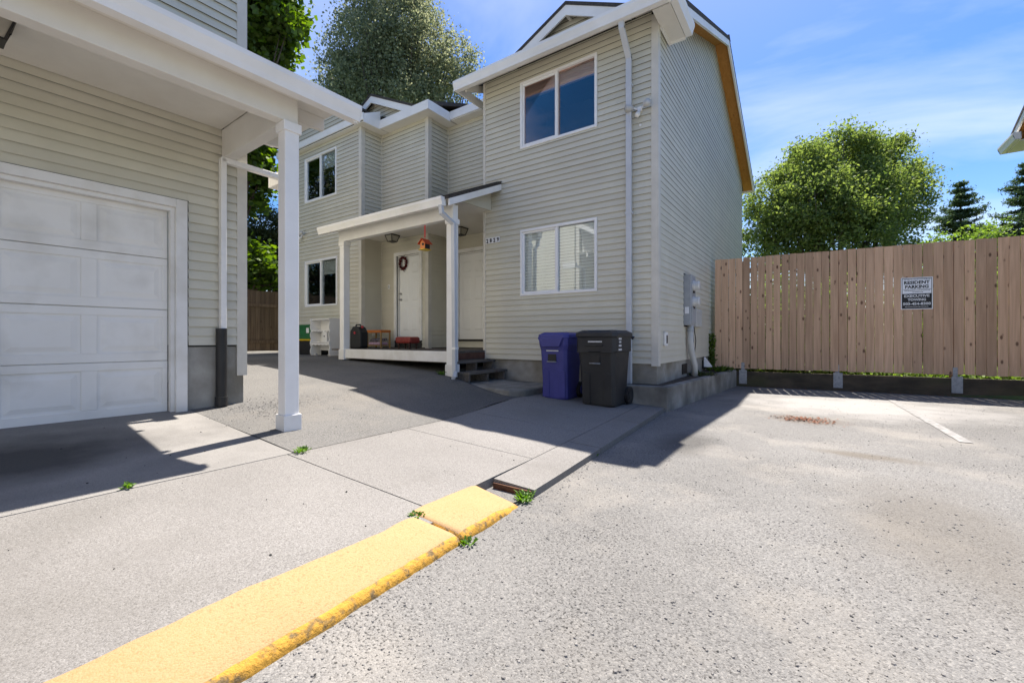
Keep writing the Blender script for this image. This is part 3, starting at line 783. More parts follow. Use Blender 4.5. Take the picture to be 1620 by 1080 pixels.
# house number plaques
for i, ch in enumerate('2829'):
    u = -5.335 + i * .086
    pq = FR.box('number_plaque', u, u + .080, .024, .030, 2.895, 3.005, 'signwhite', house)
    wall_text(FR, ch, u + .040, 2.950, .0315, .10, 'blackprint', pq, 'numeral', width=.048, bold=.004, height=.085)
pq = FB.box('number_plaque', -9.02, -8.955, .024, .030, 2.31, 2.42, 'signwhite', house)
wall_text(FB, '1', -8.985, 2.365, .0315, .09, 'blackprint', pq, 'numeral', bold=.003, height=.075)
SA.box('outlet_cover', 7.05, 7.15, .012, .03, 1.10, 1.26, 'white', house)
FR.box('wall_sensor', -2.28, -2.25, .01, .03, 4.36, 4.39, 'white', house)

# ---- main roof
A_F0, A_F1 = 6.34, 6.51
def roof_part(name, x0, x1, ye, ze, parent, th=.09, m='shingle', yr=None, zr=None, soffit='white'):
    yr = yr or RIDGE_Y; zr = zr or RIDGE_Z + .02
    mb = MB(); q = [(ye, ze), (yr, zr), (yr, zr - th), (ye, ze - th)]
    mb.hexa([(x1, y, z) for y, z in q], [(x0, y, z) for y, z in q])
    return mb.build(name, m, parent)
XRK = -1.69
EZ = 6.02
rf = roof_part('roof', -5.76, XRK, 6.32, EZ, house)
roof_part('roof', -7.30, -5.761, 7.80, 6.54, house)
roof_part('roof', -9.02, -7.301, 7.08, 6.49, house)
roof_part('roof', -13.1, -9.021, 6.60, 6.46, house)
mb = MB(); q = [(RIDGE_Y + .001, RIDGE_Z + .02), (16.3, EZ), (16.3, EZ - .09), (RIDGE_Y + .001, RIDGE_Z - .07)]
mb.hexa([(XRK, y, z) for y, z in q], [(-13.1, y, z) for y, z in q]); mb.build('roof', 'shingle', house)
MB().prism([(XRK + .005, RIDGE_Y - .15, RIDGE_Z - .02), (XRK + .005, RIDGE_Y + .15, RIDGE_Z - .02), (XRK + .005, RIDGE_Y, RIDGE_Z + .06)], (-11.4, 0, 0)).build('ridge_cap', 'shingle', house)
# bare plywood under the gable overhang, white rake boards
for sgn in (-1, 1):
    ya = RIDGE_Y + sgn * .004; yb = 7.30 if sgn < 0 else 16.28
    za, zb = RIDGE_Z - .075, RIDGE_Z - .075 - .42 * abs(yb - RIDGE_Y)
    q = [(ya, za), (yb, zb), (yb, zb - .012), (ya, za - .012)]
    mb = MB(); mb.hexa([(XRK - .045, y, z) for y, z in q], [(XC + .001, y, z) for y, z in q]); mb.build('soffit_board', 'ply', house)
    yb = 6.34 if sgn < 0 else 16.28; zb = RIDGE_Z - .075 - .42 * abs(yb - RIDGE_Y)
    q = [(ya, za + .055), (yb, zb + .055), (yb, zb - .13), (ya, za - .13)]
    mb = MB(); mb.hexa([(XRK - .003, y, z) for y, z in q], [(XRK - .042, y, z) for y, z in q]); mb.build('rake_board', 'white', house)
# soffit and gutter of the right block
mb = MB(); q = [(6.36, EZ - .09), (YF, EZ - .09 + .42 * .43), (YF, EZ - .11 + .42 * .43), (6.36, EZ - .11)]
mb.hexa([(XC, y, z) for y, z in q], [(-5.74, y, z) for y, z in q]); mb.build('soffit', 'cream', house)
def gutter(x0, x1, y, zt, parent, name='gutter', h=.145, d=.12, axis='X', rot=0.0, m='white'):
    """K-style trough: outer face leans out; y is the wall-side face, trough reaches y-d"""
    pr = [(0, 0), (-d * .72, 0), (-d * .80, -.0 + h * .30), (-d, h * .72), (-d, h), (-d + .012, h), (-d + .012, h * .75), (-d * .70, h * .30), (-d * .62, .012), (-.012, .012), (-.012, h), (0, h)]
    mb = MB()
    if axis == 'X': A = [(x0, y + a, zt - h + b) for a, b in pr]; B = [(x1, y + a, zt - h + b) for a, b in pr]; A, B = (A, B)
    else: A = [(y - a, x0, zt - h + b) for a, b in pr]; B = [(y - a, x1, zt - h + b) for a, b in pr]
    mb.hexa(A, B)
    o1 = [A[0], A[1], A[2], A[3], A[4], A[11]]; o2 = [B[0], B[1], B[2], B[3], B[4], B[11]]
    ax = Vector((1, 0, 0)) if axis == 'X' else Vector((0, 1, 0)); s = 1 if x1 > x0 else -1
    mb.prism([Vector(p) - ax * s * .002 for p in o1], ax * s * .004); mb.prism([Vector(p) - ax * s * .002 for p in o2], ax * s * .004)
    if rot: mb.rot(rot)
    return mb.build(name, m, parent)
gutter(-13.1, XRK, 16.30, EZ, house, h=.15, d=-.12)
gutter(-5.76, XRK + .0, 6.36, 5.995, house, h=.17, d=.13)
# gutter return on the gable side, with its boxed soffit
gutter(6.36, 7.27, XRK - .02, 5.995, house, axis='Y', h=.17, d=.13)
MB().box(XC + .03, XRK - .03, 6.40, 7.25, 5.835, 5.86).build('return_soffit', 'cream', house)
mb = MB(); mb.box(XC + .03, XRK - .022, 7.25, 7.275, 5.80, 6.12); mb.box(XC + .03, XC + .06, 6.80, 7.249, 5.80, 6.05); mb.build('return_fascia', 'white', house)
mb = MB(); mb.bar((-5.58, 6.40, 5.88), (-5.58, 6.95, 6.11), .045, .12); mb.build('rafter_tail', 'cream', house)
# fascia boards of the stepped middle part
def fascia(a, b, z0, z1, t=.03, name='fascia', m='white', parent=house):
    mb = MB(); mb.bar((a[0], a[1], (z0 + z1) / 2), (b[0], b[1], (z0 + z1) / 2), t, z1 - z0); return mb.build(name, m, parent)
fascia((-9.02, 7.06), (-7.27, 7.06), 6.29, 6.50); fascia((-7.285, 7.076), (-7.285, 7.79), 6.29, 6.50)
fascia((-7.27, 7.79), (-5.60, 7.79), 6.33, 6.52); fascia((-9.005, 6.59), (-9.005, 7.044), 6.29, 6.50); fascia((-13.1, 6.58), (-8.99, 6.58), A_F0, A_F1)
for (x0, x1, y0, y1) in ((-9.0, -7.29, 7.075, YB), (-7.27, -5.6, 7.8, YC), (XA, -9.02, 6.60, YB), (XB, -7.3, YB, YC), (-13.1, XA, 6.60, YF)):
    MB().box(x0, x1, y0, y1, 6.31, 6.325).build('soffit', 'cream', house)
# left corner of the right block: side fascia closing the eave
fascia((-5.755, 6.37), (-5.755, 8.2), 5.84, 6.0)

# ---- decorative gables
def gable(xc, zap, half, yf, parent, wallm='siding', over=.20, back=2.0, pitch=.475, drop=.1):
    zb = zap - half * pitch; t = .06
    for s in (-1, 1):
        q = [(xc, zap), (xc + s * half, zb), (xc + s * half, zb - t), (xc, zap - t)]
        mb = MB(); mb.hexa([(x, yf, z) for x, z in q], [(x, yf + back, z) for x, z in q])
        if s < 0: mb.f = [tuple(reversed(f)) for f in mb.f]
        mb.build('gable_roof', 'shingle', parent)
        q = [(xc + s * .0, zap - t), (xc + s * half, zb - t), (xc + s * half, zb - t - .17), (xc, zap - t - .17)]
        mb = MB(); mb.hexa([(x, yf + .012, z) for x, z in q], [(x, yf + .042, z) for x, z in q])
        if s < 0: mb.f = [tuple(reversed(f)) for f in mb.f]
        mb.build('barge_board', 'white', parent)
    mb = MB(); tri = [(xc - half, zb - drop), (xc + half, zb - drop), (xc + half, zb - .09), (xc, zap - .08), (xc - half, zb - .09)]
    mb.hexa([(x, yf + over, z) for x, z in tri], [(x, yf + over + .08, z) for x, z in tri]); gw = mb.build('gable_face', 'felt', parent)
    G = Wall((0, yf + over), (1, 0), (0, -1))
    def tp(z):
        hw = min((zap - .09 - z) / pitch, half)
        return (xc - hw, xc + hw) if hw > .05 else None
    siding(G, gw, xc - half, xc + half, zb - drop + .02, zap - .1, top=tp, single=False)
    mb = MB(); mb.bar((xc, yf + .05, zap - .16), (xc, yf + over, zap - .16), .05, .12); mb.build('lookout', 'cream', parent)
gable(-3.46, 6.70, 1.12, 6.50, house)
gable(-9.417, 7.34, 1.70, 7.10, house, back=1.8)
gable(-11.2, 7.72, 1.72, 6.45, house, back=3.0, over=.17, drop=.55)
mb = MB(); q = [(6.60, 6.50), (7.08, 6.74), (7.08, 6.50), (6.60, 6.42)]; mb.hexa([(-9.018, y, z) for y, z in q], [(-8.995, y, z) for y, z in q]); mb.build('rake_board', 'white', house)

# ---- right block downspout
def pipe(pts, w, d, name, m, parent, rot=0.0, **k):
    mb = MB()
    for a, b in zip(pts[:-1], pts[1:]):
        a, b = Vector(a), Vector(b); up = Vector((0, 1, 0)) if abs((b - a).normalized().y) < .9 else Vector((0, 0, 1))
        ext = (b - a).normalized() * (w * .25)
        mb.bar(a - ext, b + ext, w, d, up=up)
    if rot: mb.rot(rot)
    return mb.build(name, m, parent, bevel=.008, **k)
XD = -2.425
dsp = pipe([(XD - .0, 6.34, 5.86), (XD - .0, 6.36, 5.74), (XD, 6.66, 5.44), (XD, 6.675, 0.36)], .085, .062, 'downspout', 'galv', house)
dsp.data.materials[0] = M['downpaint'] = mat('grey_downspout_paint', (0.56, 0.58, 0.61), (0.50, 0.52, 0.55), scale=3, rough=0.4)
for z in (5.0, 3.0, 1.06): box('strap', XD - .052, XD + .052, 6.635, 6.725, z, z + .035, 'downpaint', dsp)

# ================================================================== PORCH (part of the house)
PX0, PX1, PY = -8.33, -5.085, 5.50          # post outer faces
DZ = 0.815
deckb = MB().box(-8.30, -5.37, 5.60, 8.04, DZ - .20, DZ - .032).build('deck_frame', 'stepwood', house)
for i in range(17):
    y0 = 5.56 + i * .1465
    if y0 + .14 > 8.05: break
    box('deck_board', (-8.4 if y0 < 5.7 else (-9.25 if y0 > 6.78 and y0 + .14 < YB else (-8.95 if y0 < 6.78 else XB + .02 if y0 > YB - .1 else -9.25))), -5.365, y0, y0 + .14, DZ - .03, DZ, 'deck', deckb)
box('porch_skirt', PX0 + .02, PX1 - .14, PY + .025, PY + .06, 0.635, DZ + .01, 'scuffed', house, bevel=.004)
box('porch_skirt', -5.372, -5.36, 5.63, 6.74, 0.66, DZ - .035, 'riser', house)
def post(x0, x1, y0, y1, z0, z1, parent, baseh=.16, rot=0.0, name='porch_post', m='white'):
    mb = MB().box(x0, x1, y0, y1, z0 + .02, z1)
    if rot: mb.rot(rot)
    p = mb.build(name, m, parent, bevel=.008)
    e = .016
    mb = MB().box(x0 - e, x1 + e, y0 - e, y1 + e, z0, z0 + baseh)
    if rot: mb.rot(rot)
    mb.build('post_base', 'scuffed', p, bevel=.004)
    mb = MB().box(x0 - e, x1 + e, y0 - e, y1 + e, z1 - .09, z1 - .001)
    if rot: mb.rot(rot)
    mb.build('post_cap', m, p, bevel=.004)
    return p
PW = .145
post(PX1 - PW, PX1, PY, PY + PW, 0.38, 3.10, house, .22)
post(PX0, PX0 + PW, PY, PY + PW, 0.60, 3.10, house, .22)
BZ = 3.10
box('porch_beam', PX0 - .05, PX1, PY + .01, PY + PW - .01, BZ, BZ + .24, 'white', house, bevel=.004)
# sloped porch roof
PS = 0.45
def pz(y): return 3.40 + PS * (y - 5.28)
def proof(x0, x1, y0, y1, name, m, top, th):
    q = [(y0, pz(y0) + top), (y1, pz(y1) + top), (y1, pz(y1) + top - th), (y0, pz(y0) + top - th)]
    mb = MB(); mb.hexa([(x1, y, z) for y, z in q], [(x0, y, z) for y, z in q]); return mb.build(name, m, house)
for (x0, x1, y0, y1) in ((-8.62, -4.96, 5.27, 6.735), (-9.29, -5.41, 6.736, 7.35), (XB + .01, -5.41, 7.351, 8.04)):
    n = max(1, round((y1 - y0) / .16))
    sl_ = proof(x0, x1, y0, y1, 'porch_roof', 'shingle', .0, .05)
    for i in range(n):                       # shingle courses with their steps
        a = y0 + (y1 - y0) * i / n; b = y0 + (y1 - y0) * (i + 1) / n
        q = [(a - .01, pz(a) + .016), (b, pz(b) + .004), (b, pz(b) + .001), (a - .01, pz(a) + .001)]
        mb = MB(); mb.hexa([(x1 + .01, y, z) for y, z in q], [(x0 - .01, y, z) for y, z in q]); mb.build('shingle_course', 'shingle', sl_)
MB().box(-9.29, -5.242, 5.50 + PW, 6.74, 3.545, 3.56).build('porch_ceiling', 'cream', house)
MB().box(-9.29, -5.41, 6.741, YB - .02, 3.545, 3.56).build('porch_ceiling', 'cream', house)
MB().box(XB + .02, -5.41, YB - .019, YC - .02, 3.545, 3.56).build('porch_ceiling', 'cream', house)
gutter(-8.66, -5.05, 5.30, 3.385, house, h=.145, d=.12)
# rake boards and gable-end infill at both porch ends
for x, s in ((-4.96, 1), (-8.62, -1)):
    ya, yb = 5.29, 6.733
    q = [(ya, pz(ya) - .052), (yb, pz(yb) - .052), (yb, pz(yb) - .165), (ya, pz(ya) - .165)]
    mb = MB(); mb.hexa([(x, y, z) for y, z in q], [(x - s * .03, y, z) for y, z in q])
    mb.build('rake_board', 'white', house)
q = [(5.66, 3.49), (6.73, 3.535), (6.73, pz(6.73) - .06), (5.66, pz(5.66) - .06)]
MB().hexa([(-5.24, y, z) for y, z in q], [(-5.21, y, z) for y, z in q]).build('porch_end_infill', 'siding', house)
# porch downspout hugging the right post
pipe([(-5.10, 5.235, 3.24), (-5.10, 5.25, 3.13), (-5.035, 5.47, 2.98), (-5.035, 5.50, 0.47), (-4.93, 5.36, .40)], .075, .06, 'downspout', 'downpaint', house)
box('downspout_strap', -5.085, -4.99, 5.455, 5.545, .86, .90, 'white', house)
# steps
st = MB().box(-5.355, -5.11, 5.62, 6.68, .45, .60)
stp = thing('porch_steps', 'two weathered open wooden steps between porch deck and concrete landing', 'steps', (-5.05, 6.15, 0.26))
for i, (x0, x1, z) in enumerate(((-5.345, -5.06, .645), (-5.10, -4.79, .470))):
    for k in range(2):
        a = x0 + k * (x1 - x0) / 2; box('tread', a, a + (x1 - x0) / 2 - .006, 5.60, 6.70, z - .038, z, 'stepwood', stp, bevel=.003)
    for y in (5.63, 6.14, 6.64): box('stringer', x0 + .02, x1 - .03, y - .02, y + .02, .262, z - .039, 'stepwood', stp)

# ================================================================== GARAGE BUILDING (turned 1.5 degrees)
GR = -1.5
def grot(x, y, z=0):
    c, q = math.cos(R(GR)), math.sin(R(GR)); return (x * c - y * q, x * q + y * c, z)
gar = thing('garage_building', 'two-storey grey sided building with white double garage door and porch roof', 'garage', grot(-7.5, 0, 0))
XG = -5.57
GW = Wall((XG, 0), (0, 1), (1, 0), GR)
GD = (-3.35, 1.575, 0.15, 2.42)
GE = 2.245
gwall = shell(GW, 'front_wall', -6.0, GE, 0.96, 6.2, [(GD[0], GD[1], .96, GD[3])], 'felt', gar)
ng = siding(GW, gwall, -6.0, GE - .08, 0.975, 3.40, [(GD[0] - .11, GD[1] + .115, .9, GD[3] + .095)])
ng += siding(GW, gwall, -6.0, GE - .08, 4.2, 6.15, pitch=PITCH)
mb = MB().box(-12.6, XG - .13, GE - .12, GE, .9, 6.2).rot(GR); mb.build('side_wall', 'siding', gar)
GW.box('corner_trim', GE - .085, GE + .022, .0, .024, .62, 6.15, 'siding_trim', gar)
MB().box(XG - .085, XG - .001, GE + .001, GE + .022, .62, 6.15).rot(GR).build('corner_trim', 'siding_trim', gar)
GW.box('foundation', GD[1] + .10, GE - .012, -.2, .005, -.1, .955, 'foundation', gar)
GW.box('foundation', -6, GD[0] - .1, -.2, .005, -.1, .93, 'foundation', gar)
MB().box(-12.6, XG - .2, GE - .2, GE - .012, -.1, .955).rot(GR).build('foundation', 'foundation', gar)
mb = MB().box(-12.5, XG - .7, -6, GE - .3, .0, .2).rot(GR); mb.build('garage_floor', 'foundation', gar)
# roof of the tall part (above the picture)
mb = MB().box(-12.9, XG + .15, -6.2, GE + .15, 6.2, 6.3).rot(GR); mb.build('roof', 'shingle', gar)
# door trim
mb = MB()
GW.wbox(mb, GD[1], GD[1] + .10, -.02, .045, .20, GD[3] + .085); GW.wbox(mb, GD[0] - .1, GD[0], -.02, .045, .20, GD[3] + .085)
GW.wbox(mb, GD[0], GD[1], -.02, .045, GD[3], GD[3] + .085)
GW.done(mb).build('door_trim', 'scuffed', gar, bevel=.003)
mb = MB(); GW.wbox(mb, GD[1] - .035, GD[1] - .001, -.07, -.0, .22, GD[3] - .04); GW.wbox(mb, GD[0], GD[1], -.07, 0.0, GD[3] - .04, GD[3] - .001)
GW.done(mb).build('door_stop', 'scuffed', gar)
gd = thing_part = GW.box('garage_door', GD[0], GD[1] - .037, -.125, -.105, .29, GD[3] - .02, 'gdoor', gar)
rows = [(.285, .815), (.82, 1.345), (1.352, 1.88), (1.887, 2.40)]
for r, (a, b) in enumerate(rows):
    dep = [-.078, -.080, -.079, -.081][r]
    sec = GW.box('door_section', GD[0] + .002, GD[1] - .04, -.104, dep - .012, a, b, 'gdoor', gd)
    cw = .612; u1 = GD[1] - .085
    # raised frame around recessed panels
    fr = MB(); k = 0; u = u1
    cells = []
    while u - .50 > GD[0]: cells.append((u - .50, u)); u -= cw
    zz0, zz1 = a + .085, b - .075
    GW.wbox(fr, GD[0] + .002, GD[1] - .04, dep - .0125, dep, a, zz0); GW.wbox(fr, GD[0] + .002, GD[1] - .04, dep - .0125, dep, zz1, b)
    edges = [GD[1] - .04] + [e for c in cells for e in (c[1], c[0])] + [GD[0] + .002]
    for i in range(0, len(edges), 2): GW.wbox(fr, edges[i + 1], edges[i], dep - .0125, dep, zz0, zz1)
    GW.done(fr).build('section_frame', 'gdoor', gd, bevel=.004)
    for (p, q) in cells:
        s = .045; mb = MB()
        o_ = [(p + .022, zz0 + .022), (q - .022, zz0 + .022), (q - .022, zz1 - .022), (p + .022, zz1 - .022)]
        i_ = [(p + .022 + s, zz0 + .022 + s), (q - .022 - s, zz0 + .022 + s), (q - .022 - s, zz1 - .022 - s), (p + .022 + s, zz1 - .022 - s)]
        mb.hexa([GW.p(x, dep - .0125, z) for x, z in o_], [GW.p(x, dep - .002, z) for x, z in i_])
        GW.done(mb).build('raised_panel', 'gdoor', gd)
GW.box('bottom_seal', GD[0], GD[1] - .04, -.105, -.075, .262, .284, 'black', gd)
# porch roof over the garage door
GX = -4.10                                   # outer face of post and beam
GPW = .135
BZ2 = 3.075
gp = post(GX - GPW, GX, 2.0, 2.0 + GPW, z_drive(-4.1, 2.1) - .01, BZ2, gar, .155, GR)
gb = MB().box(GX - GPW + .005, GX - .005, -6, 2.125, BZ2, BZ2 + .33).rot(GR).build('porch_beam', 'cream', gar, bevel=.004)
MB().box(XG + .018, GX - GPW + .004, 2.005, 2.125, BZ2 + .0, BZ2 + .32).rot(GR).build('porch_beam', 'cream', gar, bevel=.004)
MB().box(XG + .018, GX - GPW + .004, -6, 2.0, 3.395, 3.41).rot(GR).build('porch_ceiling', 'cream', gar)
GS = .56
def gz(x): return 3.40 + GS * (-3.86 - x)
q = [(-3.84, gz(-3.84)), (XG + .02, gz(XG + .02)), (XG + .02, gz(XG + .02) - .06), (-3.84, gz(-3.84) - .06)]
mb = MB(); mb.hexa([(x, -6, z) for x, z in q], [(x, 2.60, z) for x, z in q]); mb.rot(GR); mb.build('porch_roof', 'shingle', gar)
# olive soffit boards of the end overhang, rake board and lookouts
nbd = 9
for i in range(nbd):
    xa = -3.90 - (1.62 / nbd) * i; xb = xa - 1.62 / nbd + .006
    q = [(xa, gz(xa) - .065), (xb, gz(xb) - .065), (xb, gz(xb) - .080), (xa, gz(xa) - .080)]
    mb = MB(); mb.hexa([(x, 2.13, z) for x, z in q], [(x, 2.56, z) for x, z in q]); mb.rot(GR); mb.build('soffit_board', 'cream', gar)
q = [(-3.86, gz(-3.86) + .0), (XG + .03, gz(XG + .03)), (XG + .03, gz(XG + .03) - .19), (-3.86, gz(-3.86) - .19)]
mb = MB(); mb.hexa([(x, 2.565, z) for x, z in q], [(x, 2.60, z) for x, z in q]); mb.rot(GR); mb.build('rake_board', 'white', gar)
MB().box(XG + .03, -3.97, 2.128, 2.56, 3.388, 3.402).rot(GR).build('soffit', 'cream', gar)
for xa in (-4.38, -5.16):
    mb = MB().prism([(xa, 2.13, 3.386), (xa, 2.55, 3.386), (xa, 2.55, 3.265), (xa, 2.13, 3.235)], (-.05, 0, 0)).rot(GR); mb.build('lookout', 'cream', gar)
q = [(GX - .01, BZ2 + .33), (XG + .02, BZ2 + .33), (XG + .02, gz(XG + .02) - .09), (GX - .01, gz(GX) - .09)]
MB().hexa([(x, 2.03, z) for x, z in q], [(x, 2.11, z) for x, z in q]).rot(GR).build('porch_end_infill', 'cream', gar)
MB().box(-3.965, -3.935, -6, 2.58, 3.245, 3.39).rot(GR).build('fascia', 'cream', gar)
MB().box(GX - .004, -3.966, -6, 2.12, 3.30, 3.315).rot(GR).build('soffit', 'cream', gar)
gutter(-6, 2.62, -3.934, 3.375, gar, axis='Y', h=.15, d=.125, rot=GR)
# downspout on the corner: white metal into a black drain pipe
pipe([(XG + .06, 2.64, 3.03), (XG + .06, 2.0, 3.045), (XG + .06, 2.0, 1.10)], .075, .06, 'downspout', 'white', gar, GR)
mb = MB().tube([(XG + .065, 1.985, .30), (XG + .065, 1.985, .40), (XG + .065, 1.985, .401), (XG + .065, 1.985, 1.16)], [.062, .062, .054, .054], 18).rot(GR)
mb.build('drain_pipe', 'black', gar, smooth=False)
MB().box(XG - .25, XG + .12, 2.63, 2.75, 2.97, 3.12).rot(GR).build('side_gutter', 'white', gar)

# ================================================================== FENCES
F0, F1 = Vector((-1.90, 10.74)), Vector((4.35, 11.40))
fd = (F1 - F0).normalized(); fn = Vector((fd.y, -fd.x))
FEN = Wall(tuple(F0), tuple(fd), tuple(fn))
fence = thing('board_fence', 'tall brown cedar board fence carrying the parking sign at the end of the lot', 'fence', (1.2, 11.1, 0))
L = (F1 - F0).length; rf_ = random.Random(5); u = 0.0; i = 0
while u < L - .1:
    wdt = .1325 + rf_.uniform(-.003, .003); zb = .385 + rf_.uniform(-.008, .008); zt = 2.82 + rf_.uniform(-.006, .006); t = rf_.uniform(-.004, .004); nn = rf_.uniform(-.004, .004)
    mb = MB(); b = [FEN.p(u, nn, zb), FEN.p(u + wdt, nn + t, zb), FEN.p(u + wdt, nn + t + .018, zb), FEN.p(u, nn + .018, zb)]
    lean = fd * rf_.uniform(-.004, .004)
    mb.hexa(b, [p + Vector((lean.x, lean.y, zt - zb)) for p in b]); mb.build('plank', 'fence', fence)
    u += wdt + rf_.choice((.007, .009, .012))
for z in (.62, 1.55, 2.5): FEN.box('rail', 0, L, -.047, -.008, z, z + .09, 'railwood', fence)
brk = (0.56, 2.24, 3.98, 5.7)
for u in brk:
    FEN.box('fence_post', u - .045, u + .045, -.14, -.05, .1, 2.75, 'railwood', fence)
    mb = MB(); FEN.wbox(mb, u - .075, u + .075, .092, .098, .06, .36); FEN.wbox(mb, u - .035, u + .03, .02, .091, .355, .362); FEN.wbox(mb, u - .035, u + .03, .013, .02, .355, .52)
    for a, b in ((-.05, .12), (.05, .12), (-.05, .28), (.05, .28)): FEN.wbox(mb, u + a - .009, u + a + .009, .0985, .106, b - .009, b + .009)
    mb.build('post_bracket', 'galv', fence)
mb = MB(); FEN.wbox(mb, .42, L, -.03, .09, -.05, .325)
mb.build('retaining_timber', 'timber', None, kind='structure', bevel=.012)
# sign
sg = thing('parking_sign', 'black and white RESIDENT PARKING towing sign screwed to the board fence', 'sign', tuple(FEN.p(3.45, .02, 1.6)))
su, sz, sw, sh_ = 3.445, 1.895, .455, .60
FEN.box('sign_plate', su - sw / 2, su + sw / 2, .022, .026, sz - sh_ / 2, sz + sh_ / 2, 'signwhite', sg, bevel=.002)
FEN.box('black_border', su - sw / 2 + .014, su + sw / 2 - .014, .0262, .0272, sz - sh_ / 2 + .014, sz + sh_ / 2 - .014, 'blackprint', sg)
FEN.box('white_field', su - sw / 2 + .022, su + sw / 2 - .022, .0274, .0284, sz - .005, sz + sh_ / 2 - .024, 'signwhite', sg)
def sline(t, z, wid, hgt, m, n=.0295, bold=.003): wall_text(FEN, t, su, z, n, .08, m, sg, 'lettering', width=wid, bold=bold, height=hgt)
sline('RESIDENT', sz + .205, .365, .063, 'blackprint'); sline('PARKING', sz + .125, .335, .063, 'blackprint')
sline('EXECUTIVE', sz - .048, .36, .050, 'print'); sline('TOWING', sz - .118, .26, .050, 'print'); sline('503-454-8300', sz - .195, .395, .052, 'print')
rs = random.Random(3)
def fineprint(z, wid, h, m):
    mb = MB(); x = su - wid / 2
    while x < su + wid / 2:
        l = rs.uniform(.006, .022); FEN.wbox(mb, x, x + l, .0285, .0295, z - h / 2 * rs.uniform(.6, 1), z + h / 2 * rs.uniform(.6, 1)); x += l + .005
    mb.build('fine_print', m, sg)
for z, wd in ((.262, .37), (.075, .38), (.052, .35), (.022, .14)): fineprint(sz + z, wd, .012, 'blackprint')
fineprint(sz - .252, .33, .012, 'print')

# older fence at the end of the driveway
OF = Wall((-14.1, 2.0), (0, 1), (1, 0))
of = thing('driveway_end_fence', 'weathered dark wooden fence closing the driveway beyond the garage corner', 'fence', (-14.1, 5.5, .5))
u = 0; k = 0
while u < 9:
    OF.box('plank', u, u + .138, 0, .018, .62 + rf_.uniform(-.01, .01), 2.52 + rf_.uniform(-.015, .015), 'oldfence', of); u += .143
for z in (.9, 2.02): OF.box('rail', 0, 9, .019, .055, z, z + .09, 'oldfence', of)
for u in (1.0, 3.32, 5.6, 8.0): OF.box('fence_post', u, u + .07, .056, .12, .55, 2.2, 'galv', of)
MB().box(-14.5, -13.75, 1.5, 11.2, .3, .66).build('stone_edging', 'foundation', None, kind='structure', bevel=.03)

# ================================================================== neighbour house beyond the fence on the right
nh = thing('neighbour_house', 'neighbouring house with dark shingle roof and plywood eaves past the board fence', 'house', (7, 12.5, 0))
MB().box(4.42, 10, 9.0, 16.0, 0, 6.0).build('wall', 'siding', nh)
mb = MB(); pts = [(9.0, 6.0), (16.0, 6.0), (12.5, 7.45)]; mb.hexa([(4.42, y, z) for y, z in pts], [(10, y, z) for y, z in pts]); mb.build('gable_wall', 'siding', nh)
for s in (-1, 1):
    ye = 12.5 + s * 4.0; q = [(12.5, 7.72), (ye, 6.04), (ye, 5.95), (12.5, 7.63)]
    mb = MB(); mb.hexa([(3.98, y, z) for y, z in q], [(10.4, y, z) for y, z in q])
    if s < 0: mb.f = [tuple(reversed(f)) for f in mb.f]
    mb.build('roof', 'shingle', nh)
    q = [(12.5, 7.62), (ye, 5.94), (ye, 5.925), (12.5, 7.605)]
    mb = MB(); mb.hexa([(4.03, y, z) for y, z in q], [(4.419, y, z) for y, z in q]); mb.build('soffit_board', 'ply', nh)
    q = [(12.5, 7.66), (ye, 5.98), (ye, 5.80), (12.5, 7.48)]
    mb = MB(); mb.hexa([(3.99, y, z) for y, z in q], [(4.025, y, z) for y, z in q]); mb.build('rake_board', 'white', nh)
gutter(15.55, 16.62, 3.995, 6.0, nh, axis='Y', h=.17, d=-.13)
gutter(4.0, 10.4, 16.62, 6.0, nh, axis='X', h=.17, d=.12)
MB().box(3.99, 4.42, 15.6, 16.5, 5.80, 5.825).build('return_soffit', 'cream', nh)

# ================================================================== house across the lot (mirrored in the lower window)
oh = thing('opposite_house', 'pale sided house with two garage doors facing the duplex across the parking lot', 'house', (-3, -12, 0))
OW = Wall((0, -8.2), (-1, 0), (0, 1))
ow = shell(OW, 'front_wall', -8.0, 12.0, 0.0, 6.0, [(-1.2, .4, 3.9, 5.1), (3.0, 4.6, 3.9, 5.1), (-5.5, -4.0, 3.9, 5.1)], 'pale', oh)
siding(OW, ow, -8.0, 12.0, 0.4, 6.0, [(-1.2, .4, 3.9, 5.1), (3.0, 4.6, 3.9, 5.1), (-5.5, -4.0, 3.9, 5.1)], single=False, m='pale', pitch=.2)
for u in (-1.2, 3.0, -5.5):
    mb = MB(); OW.wbox(mb, u, u + 1.5, -.1, -.05, 3.9, 5.1); mb.build('window_pane', 'meter', oh)
    mb = MB(); OW.wbox(mb, u - .05, u + 1.55, 0, .04, 5.1, 5.16); OW.wbox(mb, u - .05, u + 1.55, 0, .04, 3.84, 3.9); mb.build('window_frame', 'vinylwhite', oh)
mb = MB(); q = [(-7.7, 5.9), (-12.5, 8.0), (-17.3, 5.9), (-17.3, 5.8), (-12.5, 7.9), (-7.7, 5.8)]; mb.hexa([(-12.4, y, z) for y, z in q], [(8.4, y, z) for y, z in q]); mb.build('roof', 'shingle', oh)
MB().box(-12, 8, -16.8, -8.33, 0, 5.75).build('wall_block', 'pale', oh)
for u in (-6.0, 1.2): OW.box('garage_door', u, u + 4.8, .0, .03, .1, 2.3, 'gdoor', oh)

